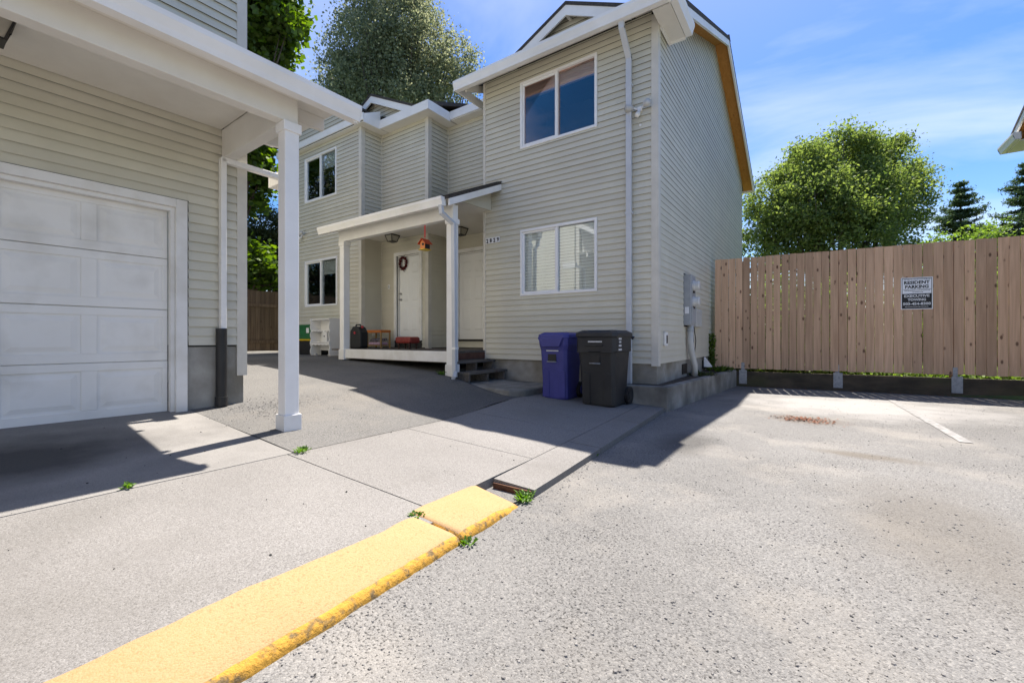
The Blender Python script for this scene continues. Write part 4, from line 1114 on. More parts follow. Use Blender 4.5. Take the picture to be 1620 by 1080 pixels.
# ================================================================== TREES
def leaves(pts, size, up=.35, asp=.55, jit=.35):
    n = len(pts)
    nrm = rng.normal(size=(n, 3)); nrm[:, 2] += up * 2; nrm /= np.linalg.norm(nrm, axis=1)[:, None]
    t = rng.normal(size=(n, 3)); t -= nrm * (t * nrm).sum(1)[:, None]; t /= np.linalg.norm(t, axis=1)[:, None]
    b = np.cross(nrm, t)
    s = size * (1 + jit * rng.uniform(-1, 1, n))[:, None]
    v = np.stack([pts - t * s * .5, pts + b * s * asp * .5 + nrm * s * .05, pts + t * s * .5 - nrm * s * .06, pts - b * s * asp * .5 + nrm * s * .05], 1)
    return v.reshape(-1, 3)
def leaf_obj(name, v, m, parent=None, **k):
    n = len(v) // 4; me = bpy.data.meshes.new(name)
    b = np.array(base_of(parent)) if parent else np.zeros(3)
    me.vertices.add(4 * n); me.vertices.foreach_set('co', (v - b).astype(np.float32).ravel())
    me.loops.add(4 * n); me.loops.foreach_set('vertex_index', np.arange(4 * n, dtype=np.int32))
    me.polygons.add(n); me.polygons.foreach_set('loop_start', np.arange(0, 4 * n, 4, dtype=np.int32))
    me.polygons.foreach_set('loop_total', np.full(n, 4, dtype=np.int32))
    me.materials.append(M[m]); me.update(calc_edges=True)
    o = bpy.data.objects.new(name, me); col.objects.link(o)
    if parent: o.parent = parent
    for a, c in k.items(): o[a] = c
    return o
def tree(name, label, base, blobs, m, nclump, perclump, leaf, rc, trunk_r, group=None, droop=0.0, stems=1, up=.35, asp=.55, shellbias=.55, seed=1):
    """blobs: ellipsoids (cx,cy,cz,rx,ry,rz) in world space"""
    global rng
    rng = np.random.default_rng(seed)
    t = thing(name, label, 'tree', base, group)
    vol = np.array([b[3] * b[4] * b[5] for b in blobs]) ** .8; vol /= vol.sum()
    C = []
    for _ in range(nclump):
        b = blobs[rng.choice(len(blobs), p=vol)]
        d = rng.normal(size=3); d /= np.linalg.norm(d); r = rng.uniform(0, 1) ** (1 / 3); r = r * (1 - shellbias) + shellbias * rng.uniform(.75, 1.08)
        C.append([b[0] + d[0] * b[3] * r, b[1] + d[1] * b[4] * r, b[2] + d[2] * b[5] * r])
    C = np.array(C); P = []
    for c in C:
        k = int(perclump * rng.uniform(.5, 1.5)); q = rng.normal(size=(k, 3)) * rc * rng.uniform(.6, 1.25) * np.array([.62, .62, .48])
        q[:, 2] -= droop * (q[:, 0] ** 2 + q[:, 1] ** 2)
        P.append(c + q)
    leaf_obj('crown', leaves(np.concatenate(P), leaf, up, asp), m, t)
    mb = MB(); B = Vector(base); rr = random.Random(seed)
    tops = [Vector((b[0], b[1], b[2])) for b in blobs]
    for s in range(stems):
        top = tops[s % len(tops)]; o = Vector((rr.uniform(-.3, .3), rr.uniform(-.3, .3), 0)) * (stems > 1)
        pts = [B + o + (top - B - o) * f + Vector((rr.uniform(-.15, .15), rr.uniform(-.15, .15), 0)) * (f > 0) for f in (0, .25, .5, .72, .92)]
        mb.tube(pts, [trunk_r, trunk_r * .8, trunk_r * .6, trunk_r * .4, trunk_r * .18], 8)
    mb.build('trunk', 'bark', t, smooth=True)
    mb = MB()
    for c in C[rng.choice(len(C), min(len(C), 70), replace=False)]:
        c = Vector(c); top = min(tops, key=lambda q: (q - c).length); f = rr.uniform(.45, 1.0)
        a = B + (top - B) * f; a.z = min(a.z, c.z - .1) if c.z - .1 > B.z else a.z
        mid = (a + c) / 2 + Vector((0, 0, -.12 * (c - a).length * .5)); mb.tube([a, mid, c], [trunk_r * .28, trunk_r * .16, .012], 5)
    mb.build('limbs', 'bark', t, smooth=True)
    return t
def blobs_px(lst, d0):
    """crown lobes: direction from the photograph, distance d0 + offset, radius in metres from the apparent size"""
    out = []
    for px, py, rp, dd in lst:
        d = d0 + dd; r_ = (px - 810) / FPX * d; rad = rp * d / FPX
        out.append((r_ * math.cos(R(YAW)) - d * math.sin(R(YAW)), r_ * math.sin(R(YAW)) + d * math.cos(R(YAW)), CAMH + (HORIZON - py) * d / FPX, rad, rad, rad))
    return out
tree('broadleaf_tree', 'large bushy green tree rising behind the board fence beside the house', (0.5, 21.5, .25),
     blobs_px([(1335, 252, 46, 0), (1275, 268, 40, -.6), (1400, 262, 38, .4), (1428, 240, 24, .2), (1370, 315, 55, -1), (1290, 330, 62, -1.2), (1215, 315, 38, .3), (1205, 370, 34, 0), (1425, 330, 36, .6),
               (1330, 380, 70, -1.4), (1400, 385, 50, -.5), (1240, 390, 45, -.4), (1300, 290, 60, 1.5), (1390, 300, 60, 1.5), (1350, 222, 24, .2)], 20),
     'leaf_big', 820, 150, .13, .42, .15, stems=4, shellbias=.75, seed=4)
tree('grey_green_tree', 'tall grey-green tree towering behind the stepped middle of the duplex', (-19.2, 16.2, .2),
     blobs_px([(610, 20, 70, 0), (560, 70, 38, -.5), (650, 60, 60, -.8), (600, 100, 70, -.8), (540, 125, 34, -.3), (720, 105, 36, .2), (690, 130, 45, -.5), (640, 140, 70, .5), (570, 150, 55, .5), (620, -60, 60, 0), (700, 80, 30, .3), (620, 180, 90, 0), (512, 108, 12, -.3), (528, 82, 12, 0), (746, 98, 12, .2), (742, 135, 16, 0), (580, 15, 28, 0), (545, 45, 12, 0), (672, 8, 22, 0), (690, 45, 14, 0), (515, 145, 16, 0)], 24),
     'leaf_birch', 820, 120, .14, .62, .26, droop=.2, up=.1, asp=.6, shellbias=.7, seed=9)
tree('maple_tree', 'bright green maple with lobed leaves overhanging behind the garage building', (-16.2, 5.6, .2),
     blobs_px([(405, 25, 62, 0), (440, 60, 32, .2), (380, 90, 50, 0), (430, 10, 40, .3), (385, 300, 32, .4), (400, 275, 22, .2), (395, 420, 34, .5), (425, 435, 22, .6), (350, 200, 80, 0)], 14),
     'leaf_maple', 420, 60, .19, .36, .2, asp=.9, up=.6, shellbias=.7, seed=21)
tree('added_tree', 'unseen dark tree added behind the garage building to darken the left windows', (-18.0, 2.4, .2),  # out-of-view tree, added so the left windows reflect something dark
     [(-17.8, 2.6, 4.0, 2.0, 2.0, 2.4), (-18.2, 2.2, 7.5, 2.3, 2.3, 3.0), (-19.6, 1.0, 5.6, 2.2, 2.2, 3.2)], 'leaf_dark', 420, 90, .16, .55, .18, shellbias=.6, seed=31)
tree('dark_olive_tree', 'dark olive shrubby tree behind the old driveway fence below the maple', (-18.2, 8.2, .2),
     blobs_px([(420, 375, 46, 0), (395, 400, 46, .5), (440, 410, 46, .3), (410, 440, 50, .2)], 17.5), 'leaf_dark', 330, 90, .12, .4, .14, shellbias=.7, seed=23)
for i, (x, y, zt, r_, lab) in enumerate(((6.3, 33.0, 9.4, 3.3, 'dark spruce tree behind the fence next to the broadleaf tree'), (8.6, 32.6, 9.8, 3.3, 'dark spruce tree behind the fence nearest the neighbouring roof'))):
    rng = np.random.default_rng(40 + i)
    t = thing('spruce_tree', lab, 'tree', (x, y, .2), 'spruces beyond the fence')
    MB().tube([(x, y, .2), (x, y, zt * .6), (x, y, zt)], [.16, .09, .012], 8).build('trunk', 'bark', t, smooth=True)
    P = []; mb = MB()
    nl = 24
    for k in range(nl):
        f = k / (nl - 1); z = 1.2 + (zt - 1.3) * f; zk = z; rad = r_ * (1 - f) ** .85 + .12
        for j in range(int(13 - 6 * f)):
            z = zk + rng.uniform(-.28, .28) * (1 - f); an = rng.uniform(0, 6.28); ln = rad * rng.uniform(.5, 1.15); d = np.array([math.cos(an), math.sin(an), 0])
            sgrid = np.linspace(.12, 1, int(6 + ln * 16))
            pts = np.array([x, y, z]) + d * (sgrid * ln)[:, None]; pts[:, 2] += -.20 * ln * sgrid + rng.uniform(.2, .5) * ln * sgrid ** 2.2
            mb.tube([tuple(pts[0]), tuple(pts[len(pts) // 2]), tuple(pts[-1])], [.02, .014, .005], 4)
            rep = np.repeat(pts, 12, axis=0); rep += rng.normal(size=rep.shape) * np.array([.11, .11, .05]); P.append(rep)
    mb.build('limbs', 'bark', t)
    leaf_obj('crown', leaves(np.concatenate(P), .15, .2, .28), 'leaf_conifer', t)
rng = np.random.default_rng(77)
for i, (x, y, z, rx, rz, lab) in enumerate(((7.4, 20.9, 3.2, 2.2, 1.7, 'light green shrub peeking over the fence left of the neighbouring house'), (4.6, 21.3, 3.1, 2.4, 1.75, 'light green shrub over the fence below the spruces'), (-0.9, 14.6, 1.4, 1.6, 1.2, 'green shrub behind the fence against the broadleaf tree'), (1.3, 13.9, 1.25, 1.5, 1.1, 'low green shrub behind the fence left of the parking sign'), (3.5, 14.3, 1.25, 1.5, 1.1, 'low green shrub behind the fence right of the parking sign'), (-0.6, 12.6, 1.35, 1.35, 1.15, 'low green shrub close behind the fence by the house corner'))):
    t = thing('shrub', lab, 'shrub', (x, y, .28), 'shrubs behind the board fence')
    P = []
    for _ in range(110):
        d = rng.normal(size=3); d /= np.linalg.norm(d); d *= rng.uniform(.6, 1.05); c = np.array([x + d[0] * rx, y + d[1] * rx * .8, z + d[2] * rz])
        P.append(c + rng.normal(size=(70, 3)) * .2)
    P = np.concatenate(P); P = P[P[:, 2] > .3]
    leaf_obj('foliage', leaves(P, .11, .5, .6), 'leaf_shrub', t)
    mb = MB()
    for k in range(7): mb.tube([(x, y, .25), (x + random.uniform(-.8, .8) * rx * .6, y + random.uniform(-.5, .5), z + .3 * rz)], [.03, .008], 5)
    mb.build('stems', 'bark', t)
# ground cover behind and below the fence
P = np.stack([rng.uniform(-1.4, 4.4, 9000), rng.uniform(0, 1.6, 9000), rng.uniform(.3, .50, 9000)], 1)
P[:, 1] += 10.86 + (P[:, 0] + 1.9) * .1056
leaf_obj('ground_cover', leaves(P, .075, .8, .7), 'leaf_shrub', None, kind='stuff')

# plants in the planter, and a climbing plant between house and fence
def tuft(name, label, x, y, z, n, h, spread, m='weed', cat='weed', group=None, leaf=.02, seed=0):
    r2 = random.Random(seed + int(x * 100)); mb = MB()
    for i in range(n):
        an = r2.uniform(0, 6.28); l = h * r2.uniform(.5, 1.1); o = spread * r2.uniform(0, 1)
        bx, by = x + math.cos(an) * o * .5, y + math.sin(an) * o * .5
        tx, ty = bx + math.cos(an) * l * r2.uniform(.3, .9), by + math.sin(an) * l * r2.uniform(.3, .9)
        px, py = -math.sin(an) * leaf, math.cos(an) * leaf
        mx_, my_ = (bx + tx) / 2, (by + ty) / 2
        mb.add([(bx, by, z), (mx_ + px, my_ + py, z + l * .6), (tx, ty, z + l * r2.uniform(.35, .9)), (mx_ - px, my_ - py, z + l * .55)], [(0, 1, 2, 3)])
    return mb.build(name, m, None, label=label, cat=cat, group=group)
tuft('weed', 'low dark green weed growing in the planter around the grey conduit', -1.80, 8.85, .34, 160, .10, .55, 'leaf_dark_w' if 0 else 'leaf_dark', leaf=.016, cat='plant')
tuft('weed', 'green weed clump in the planter end against the fence', -1.72, 10.15, .34, 140, .16, .5, 'leaf_maple', leaf=.022, cat='plant', seed=4)
t = thing('climbing_plant', 'leafy climbing plant in the gap between house wall and board fence', 'plant', (-1.93, 10.62, .34))
P = np.stack([rng.normal(-1.94, .035, 420), rng.normal(10.60, .04, 420), rng.uniform(.36, 1.15, 420)], 1)
leaf_obj('foliage', leaves(P, .06, .4, .8), 'leaf_maple', t); MB().tube([(-1.94, 10.62, .34), (-1.95, 10.6, .8), (-1.93, 10.61, 1.1)], .006, 5).build('stem', 'bark', t)
for i, (px_, py_, zz, n, h_, sp, lab) in enumerate((
        (-3.40, 1.90, .135, 60, .055, .10, 'small weed where the driveway meets the two concrete slabs'),
        (-1.55, 2.36, .0, 90, .07, .10, 'bright green weed sprouting at the broken kerb gap'),
        (-3.44, .83, .136, 34, .05, .05, 'small weed in the joint in front of the garage door'),
        (-1.63, 3.62, .0, 26, .04, .05, 'tiny weed at the foot of the plain kerb slab'),
        (-1.83, 1.69, .06, 34, .03, .08, 'dry weed at the inner edge of the yellow kerb joint'),
        (-1.46, 1.69, .0, 40, .04, .07, 'dry weed at the street side of the yellow kerb joint'),
        (-5.30, 5.46, .40, 40, .14, .12, 'grassy weed beside the base of the right porch post'))):
    tuft('weed', lab, px_, py_, zz, n, h_, sp, 'weed', group='weeds in the paving joints', leaf=.008, seed=i)

# ================================================================== OBJECTS
# ---- wheeled bins
def bin_(name, label, x, y, z, wd, dp, ht, m, style):
    t = thing(name, label, 'bin', (x, y, z))
    ns = 7
    def ring(f, w_, d_, zz, ch=.05):
        a, b = w_ / 2, d_ / 2
        return [(x - a + ch, y - b, zz), (x + a - ch, y - b, zz), (x + a, y - b + ch, zz), (x + a, y + b - ch, zz), (x + a - ch, y + b, zz), (x - a + ch, y + b, zz), (x - a, y + b - ch, zz), (x - a, y - b + ch, zz)]
    lv = [(0, .78, .72), (.03, .82, .76), (.55, .90, .90), (.70, .93, .95), (.705, 1.0, 1.0), (.88, 1.0, 1.0), (.90, 1.03, 1.03)]
    if style == 'blue': lv = [(0, .80, .74), (.03, .84, .78), (.60, .90, .92), (.72, .92, .95), (.80, 1.0, 1.0), (.88, 1.02, 1.02), (.90, 1.03, 1.03)]
    mb = MB(); rings = [ring(f, wd * a, dp * b, z + ht * f) for f, a, b in lv]; n = 8
    for r_ in rings: mb.v += r_
    for i in range(len(rings) - 1):
        for k in range(n): mb.f.append((i * n + k, i * n + (k + 1) % n, (i + 1) * n + (k + 1) % n, (i + 1) * n + k)); mb.mi.append(0)
    mb.f.append(tuple(reversed(range(n)))); mb.mi.append(0)
    body = mb.build('bin_body', m, t, bevel=.008)
    # lid: shallow domed, overhanging front
    mb = MB(); zl = z + ht * .90; r0 = ring(0, wd * 1.07, dp * 1.06, zl, .06); r1 = ring(0, wd * 1.05, dp * 1.04, zl + ht * .05, .06); r2 = ring(0, wd * .86, dp * .84, zl + ht * .085, .08); r3 = ring(0, wd * .80, dp * .78, zl + ht * .078, .08)
    for r_ in (r0, r1, r2, r3): mb.v += r_
    for i in range(3):
        for k in range(n): mb.f.append((i * n + k, i * n + (k + 1) % n, (i + 1) * n + (k + 1) % n, (i + 1) * n + k)); mb.mi.append(0)
    mb.f.append(tuple(range(24, 32))); mb.f.append(tuple(reversed(range(8)))); mb.mi += [0, 0]
    lid = mb.build('lid', m, t, bevel=.006)
    yf = y - dp * .5
    if style == 'blue':     # deep front lip on the lid
        mb = MB(); zz = zl + .01
        q = [(x - wd * .46, zz), (x - wd * .30, zz - .14), (x + wd * .28, zz - .14), (x + wd * .42, zz)]
        mb.hexa([(a, yf - .045, b) for a, b in q], [(a, yf - .015, b) for a, b in q]); mb.f = [tuple(reversed(f)) for f in mb.f]; mb.build('lid_lip', m, lid, bevel=.008)
    else:
        mb = MB()
        for sx in (-1, 1):      # shoulder pockets on the body
            mb.box(x + sx * wd * .30 - .085, x + sx * wd * .30 + .085, yf - .018, yf + .02, z + ht * .695, z + ht * .712)
        mb.box(x - wd * .24, x + wd * .20, yf - .022, yf + .01, z + ht * .78, z + ht * .80)
        mb.build('shoulder_ridge', m, t, bevel=.004)
    # grab pocket with steel bar, lower recess panels
    zb = z + ht * .56; yb = y - dp * .45
    mb = MB(); mb.box(x - .075, x + .065, yb - .018, yb + .02, zb, zb + .11); mb.build('grab_pocket', 'black', t)
    mb = MB().tube([(x - .085, yb - .028, zb - .005), (x + .075, yb - .028, zb - .005)], .0085, 8); mb.build('lift_bar', 'galv', t, smooth=True)
    for sx in (-1, 1):
        mb = MB(); xx = x + sx * wd * .27
        q0 = [(xx - .06, y - dp * .375, z + .03), (xx + .06, y - dp * .375, z + .03), (xx + .07, y - dp * .425, z + ht * .42), (xx - .04, y - dp * .425, z + ht * .45)]
        mb.prism(q0, (0, -.018, 0)); mb.f = [tuple(reversed(f)) for f in mb.f]; mb.build('front_rib', m, t, bevel=.006)
    # handle at the back and wheels
    mb = MB().tube([(x - wd * .5, y + dp * .50, zl - .03), (x - wd * .5, y + dp * .62, zl - .01), (x + wd * .5, y + dp * .62, zl - .01), (x + wd * .5, y + dp * .50, zl - .03)], .016, 8); mb.build('handle', m, t, smooth=True)
    for sx in (-1, 1):
        xx = x + sx * wd * .46
        mb = MB().tube([(xx - .025, y + dp * .38, z + .125), (xx + .025, y + dp * .38, z + .125)], .125, 20); wh = mb.build('wheel', 'black', t)
        MB().tube([(xx + sx * .024, y + dp * .38, z + .125), (xx + sx * .032, y + dp * .38, z + .125)], .07, 16).build('hub', m, wh)
    # stamped marks
    mb = MB(); r2_ = random.Random(len(label)); xx = x - .10; zz = z + ht * (.715 if style == 'blue' else .835)
    yy = yf - (.004 if style != 'blue' else -.012)
    while xx < x + .09:
        l = r2_.uniform(.008, .02); mb.box(xx, xx + l, yy - .006, yy + .01, zz - .009, zz + .009); xx += l + .006
    mb.build('stamped_marks', 'print', t)
    if style != 'blue':
        mb = MB()
        for k, (hz, hw) in enumerate(((.10, .05), (.055, .035), (.005, .045), (-.05, .055))):
            yy = y - .16 - hw
            while yy < y - .16 + hw:
                l = r2_.uniform(.012, .022); mb.box(x + wd * .5 - .01, x + wd * .5 + .003, yy, yy + l, z + ht * .78 + hz - .012, z + ht * .78 + hz + .014); yy += l + .006
        mb.build('printed_address', 'print', t)
    return t
bin_('wheeled_bin', 'blue wheeled recycling bin with deep lid lip beside the concrete landing', -3.28, 6.02, z_walk(-3.2) - .004, .50, .58, 1.03, 'binblue', 'blue')
bin_('wheeled_bin', 'black wheeled rubbish bin with white printed address beside the downspout', -2.54, 5.97, z_walk(-2.5) - .004, .60, .66, 1.09, 'binblack', 'black')

# ---- meter panel, telecom box, conduit, outlet on the gable wall
mt = thing('electric_meter_panel', 'grey electric meter cabinet with two round glass meters and conduit on gable wall', 'meter', (XC + .1, 8.6, 1.3))
SD.box('cabinet', 8.32, 8.72, .0, .13, 1.29, 2.21, 'meter', mt, bevel=.006)
SD.box('cover_plate', 8.36, 8.70, .131, .142, 1.33, 1.62, 'meter', mt)
for z in (2.02, 1.73):
    c = SD.p(8.53, .13, z); mb = MB().tube([c, c + Vector((.03, 0, 0)), c + Vector((.031, 0, 0)), c + Vector((.10, 0, 0)), c + Vector((.115, 0, 0))], [.095, .095, .082, .08, .06], 20)
    mb.build('meter_glass', 'meterglass', mt, smooth=False)
    SD.box('meter_lock', 8.50, 8.56, .13, .155, z - .135, z - .10, 'blackmetal', mt)
mb = MB(); mb.box(XC + .03, XC + .10, 8.316, 8.3195, 1.50, 1.62); mb.build('paper_label', 'signwhite', mt)
MB().tube([(XC + .085, 8.50, 1.29), (XC + .085, 8.50, .98), (XC + .10, 8.54, .78), (XC + .13, 8.62, .55), (XC + .135, 8.63, .33)], .055, 14).build('conduit', 'greyplastic', mt, smooth=True)
MB().tube([(XC + .085, 8.50, 1.17), (XC + .085, 8.50, 1.22)], .062, 14).build('conduit_clamp', 'meter', mt)
tb = thing('telecom_box', 'pale ribbed plastic telecom box on the gable wall next to the meter', 'box', (XC + .07, 9.1, 1.27))
SD.box('box_body', 8.92, 9.42, .0, .10, 1.27, 1.62, 'greyplastic', tb, bevel=.02)
for k in range(7): SD.box('rib', 8.98 + k * .06, 9.0 + k * .06, .1, .108, 1.31, 1.585, 'greyplastic', tb)
for k, (yy, x2) in enumerate(((8.80, .05), (8.86, .035), (8.93, .06))):
    MB().tube([(XC + .05, yy, 1.29), (XC + x2 + .02, yy + .03, 1.0), (XC + x2, yy - .02, .7), (XC + .06, yy + .05, .36)], .009, 6).build('cable', 'black', tb, smooth=True)
ob = thing('outlet_box', 'weathered white outdoor outlet cover on the gable wall by the corner', 'outlet', (XC + .02, 7.05, .93))
SD.box('cover', 7.02, 7.16, .012, .05, .93, 1.15, 'scuffed', ob, bevel=.006); SD.box('socket', 7.06, 7.12, .05, .056, .97, 1.10, 'blackmetal', ob)
dh = thing('vent_hood', 'white plastic vent hood low on the gable wall by the fence', 'vent', (XC + .05, 10.05, .44))
mb = MB(); mb.hexa([(XC, 9.98, .44), (XC + .16, 10.0, .44), (XC + .16, 10.16, .44), (XC, 10.18, .44)], [(XC, 9.98, .64), (XC + .02, 10.0, .64), (XC + .02, 10.16, .64), (XC, 10.18, .64)]); mb.build('hood', 'white', dh)
MB().box(XC + .012, XC + .025, 9.94, 9.979, .40, .66).build('flange', 'blackmetal', dh)

# ---- security lights
def seclight(label, W, u, z, mirrored=1):
    t = thing('security_light', label, 'light', tuple(W.p(u, .03, z - .1)), 'twin head security lights')
    W.box('mount', u - .035, u + .035, .014, .05, z - .035, z + .035, 'white', t, bevel=.008)
    for s in (-1, 1):
        a = W.p(u + s * .03, .05, z); b = W.p(u + s * .09, .09, z + .02); c = W.p(u + s * .17, .17, z + .0)
        MB().tube([a, b], .012, 8).build('arm', 'white', t)
        MB().tube([b, b + (c - b) * .25, c], [.028, .045, .055], 14).build('lamp_head', 'greyplastic', t, smooth=True)
    a = W.p(u, .06, z - .03); MB().tube([a, a + Vector((0, 0, -.05)), W.p(u - .01, .10, z - .10), W.p(u - .01, .13, z - .14)], [.018, .02, .038, .034], 12).build('sensor', 'white', t, smooth=True)
seclight('white twin security light high on the front wall by the house corner', FR, -2.27, 4.62)
seclight('white twin security light above the left lower window of the duplex', FA, -11.95, 3.98)

# ---- porch lanterns
def lantern(label, x, y, z):
    t = thing('ceiling_lantern', label, 'lamp', (x, y, z), 'porch ceiling lanterns')
    MB().box(x - .13, x + .13, y - .13, y + .13, z - .025, z).build('base', 'blackmetal', t, bevel=.005)
    def sq(a, zz): return [(x - a, y - a, zz), (x + a, y - a, zz), (x + a, y + a, zz), (x - a, y + a, zz)]
    MB().hexa(sq(.075, z - .155), sq(.115, z - .026)).build('glass', 'lampglass', t)
    mb = MB()
    for sx in (-1, 1):
        for sy in (-1, 1): mb.bar((x + sx * .078, y + sy * .078, z - .155), (x + sx * .118, y + sy * .118, z - .026), .014, .014, up=(1, 0, 0))
    mb.box(x - .085, x + .085, y - .085, y + .085, z - .17, z - .156); mb.build('frame', 'blackmetal', t)
lantern('black square lantern under the porch ceiling by the wreath door', -8.42, 6.98, 3.545)
lantern('black square lantern under the porch ceiling by the bare door', -6.62, 7.42, 3.545)
lantern('black square lantern under the ceiling in front of the garage door', *grot(-4.95, .28)[:2], 3.395)

# ---- wreath, bird house, stool, bench, jug
wx, wz = -8.50, 2.93
wr_ = thing('wreath', 'dark red twig wreath hanging on the white entry door', 'wreath', (wx, YB, wz - .15))
P = []; mb = MB(); rr = random.Random(2)
for i in range(240):
    an = rr.uniform(0, 6.28); r_ = .125 + rr.gauss(0, .014); c = Vector((wx + r_ * math.cos(an) * .92, YB + .035 - rr.uniform(.0, .035), wz + r_ * 1.15 * math.sin(an)))
    d = Vector((rr.gauss(0, 1), rr.gauss(0, .5), rr.gauss(0, 1))).normalized() * .03
    mb.bar(c - d, c + d, .010, .008, up=(.3, 1, .2))
mb.build('twigs', 'wreath', wr_)
bx_, bz_ = -5.84, 2.66
bh = thing('bird_house', 'small orange bird house with red roof hanging on a red ribbon from the porch beam', 'bird house', (bx_, 5.585, bz_))
MB().prism([(bx_ - .06, 5.52, bz_), (bx_ + .06, 5.52, bz_), (bx_ + .06, 5.52, bz_ + .11), (bx_, 5.52, bz_ + .175), (bx_ - .06, 5.52, bz_ + .11)], (0, .13, 0)).build('body', 'birdorange', bh)
for s in (-1, 1):
    mb = MB().prism([(bx_, 5.49, bz_ + .195), (bx_ + s * .095, 5.49, bz_ + .10), (bx_ + s * .095, 5.49, bz_ + .088), (bx_, 5.49, bz_ + .180)], (0, .19, 0)); mb.build('roof', 'birdroof', bh)
MB().tube([(bx_ + .02, 5.519, bz_ + .085), (bx_ + .02, 5.512, bz_ + .085)], .024, 14).build('hole', 'blackprint', bh)
MB().box(bx_ + .058, bx_ + .066, 5.53, 5.64, bz_ + .01, bz_ + .09).build('side_patch', 'blackprint', bh)
MB().box(bx_ - .075, bx_ + .075, 5.49, 5.67, bz_ - .012, bz_).build('floor', 'lidyellow', bh)
MB().box(bx_ - .014, bx_ + .014, 5.58, 5.586, bz_ + .22, BZ - .001).build('ribbon', 'ribbon', bh)
MB().tube([(bx_, 5.583, bz_ + .18), (bx_, 5.583, bz_ + .23)], .004, 6).build('string', 'ribbon', bh)
ox, oy = -7.62, 6.75
ot = thing('footstool', 'small red padded footstool with dark turned legs on the porch deck', 'footstool', (ox, oy, DZ))
MB().box(ox - .25, ox + .25, oy - .16, oy + .16, DZ + .12, DZ + .27).build('cushion', 'red', ot, bevel=.045)
for sx in (-1, 1):
    for sy in (-1, 1):
        px_, py_ = ox + sx * .18, oy + sy * .10
        MB().tube([(px_, py_, DZ), (px_, py_, DZ + .03), (px_, py_, DZ + .06), (px_, py_, DZ + .09), (px_, py_, DZ + .13)], [.018, .026, .018, .032, .03], 10).build('leg', 'darkwood', ot, smooth=True)
bxa, bxb, by0, by1 = -9.18, -8.62, 6.80, 7.10
bn = thing('shoe_bench', 'low bench with orange seat board and thin wooden legs against the porch wall', 'bench', ((bxa + bxb) / 2, 6.95, DZ))
MB().box(bxa, bxb, by0, by1, DZ + .37, DZ + .44).build('seat', 'orange', bn, bevel=.006)
for sx in (bxa + .02, bxb - .02):
    for sy in (by0 + .02, by1 - .02): MB().box(sx - .015, sx + .015, sy - .015, sy + .015, DZ, DZ + .369).build('leg', 'bamboo', bn)
MB().box(bxa + .035, bxb - .035, by0 + .01, by1 - .01, DZ + .05, DZ + .07).build('lower_shelf', 'bamboo', bn)
fo = thing('folded_cloth', 'folded pink cloth lying on the lower shelf of the orange bench', 'cloth', (-8.9, 6.9, DZ + .07))
MB().box(-9.12, -8.69, 6.815, 7.07, DZ + .071, DZ + .14).build('fold', 'pink', fo, bevel=.02)
sh = thing('shoe_pile', 'speckled dark fabric shoes piled on the pink cloth under the bench', 'shoes', (-8.9, 6.9, DZ + .14))
for k in range(5):
    x = -9.07 + k * .085; mb = MB().tube([(x, 6.83, DZ + .175), (x, 6.90, DZ + .195), (x, 7.0, DZ + .20), (x, 7.06, DZ + .21)], [.022, .034, .036, .03], 8); mb.build('shoe', 'plaid', sh, smooth=True)
jx, jy = -8.62, 6.08
jg = thing('black_jug', 'black plastic fuel jug with red caps standing on the porch deck', 'jug', (jx, jy, DZ))
MB().prism([(jx - .20, jy, DZ), (jx + .17, jy, DZ), (jx + .19, jy, DZ + .06), (jx + .19, jy, DZ + .38), (jx + .10, jy, DZ + .50), (jx - .10, jy, DZ + .51), (jx - .20, jy, DZ + .40)], (0, .22, 0)).build('body', 'black', jg, bevel=.035)
MB().tube([(jx - .13, jy + .11, DZ + .49), (jx - .10, jy + .11, DZ + .545), (jx + .04, jy + .11, DZ + .545), (jx + .08, jy + .11, DZ + .50)], .018, 8).build('handle', 'black', jg, smooth=True)
MB().tube([(jx + .0, jy, DZ + .36), (jx + .0, jy - .015, DZ + .36)], .03, 14).build('dial', 'ribbon', jg)
MB().tube([(jx + .12, jy + .11, DZ + .47), (jx + .13, jy + .11, DZ + .52)], .026, 12).build('cap', 'ribbon', jg)

# ---- white scalloped shelf unit, totes
zx = z_drive(-9.6, 6.1)
ux, uy, uz, uw, ud, uh = -9.93, 6.05, zx + .012, .82, .24, .90
su_ = thing('shelf_unit', 'white wooden wall shelf with scalloped sides standing left of the porch', 'shelf', (ux, uy, uz))
def scallop(xa, name):
    mb = MB(); poly = []; n = 40
    for i in range(n + 1):
        z = uh * i / n; poly.append((uy - .02 - .028 * abs(math.sin(z / uh * math.pi * 4.5)), uz + z))
    poly += [(uy + ud, uz + uh), (uy + ud, uz)]
    mb.hexa([(xa, y, z) for y, z in poly], [(xa + .02, y, z) for y, z in poly]); return mb.build(name, 'white', su_)
scallop(ux - uw / 2, 'side_panel'); scallop(ux + uw / 2 - .02, 'side_panel')
MB().box(ux - uw / 2 + .021, ux + uw / 2 - .021, uy + ud - .015, uy + ud, uz + .12, uz + uh).build('back_panel', 'white', su_)
for z in (.31, .60, .875): MB().box(ux - uw / 2 + .021, ux + uw / 2 - .021, uy, uy + ud - .016, uz + z, uz + z + .02).build('shelf_board', 'white', su_)
for i in range(6): MB().box(ux - uw / 2 + .06 + i * .125, ux - uw / 2 + .11 + i * .125, uy - .006, uy + .008, uz + .575, uz + .60).build('cup_notch', 'greyplastic', su_)
mb = MB(); n = 24; top = [(ux - uw / 2 + .021 + (uw - .042) * i / n, uz + .30) for i in range(n + 1)]
bot = [(x, uz + .24 + .03 * abs(math.sin(i / n * math.pi * 5))) for i, (x, _) in enumerate(top)]
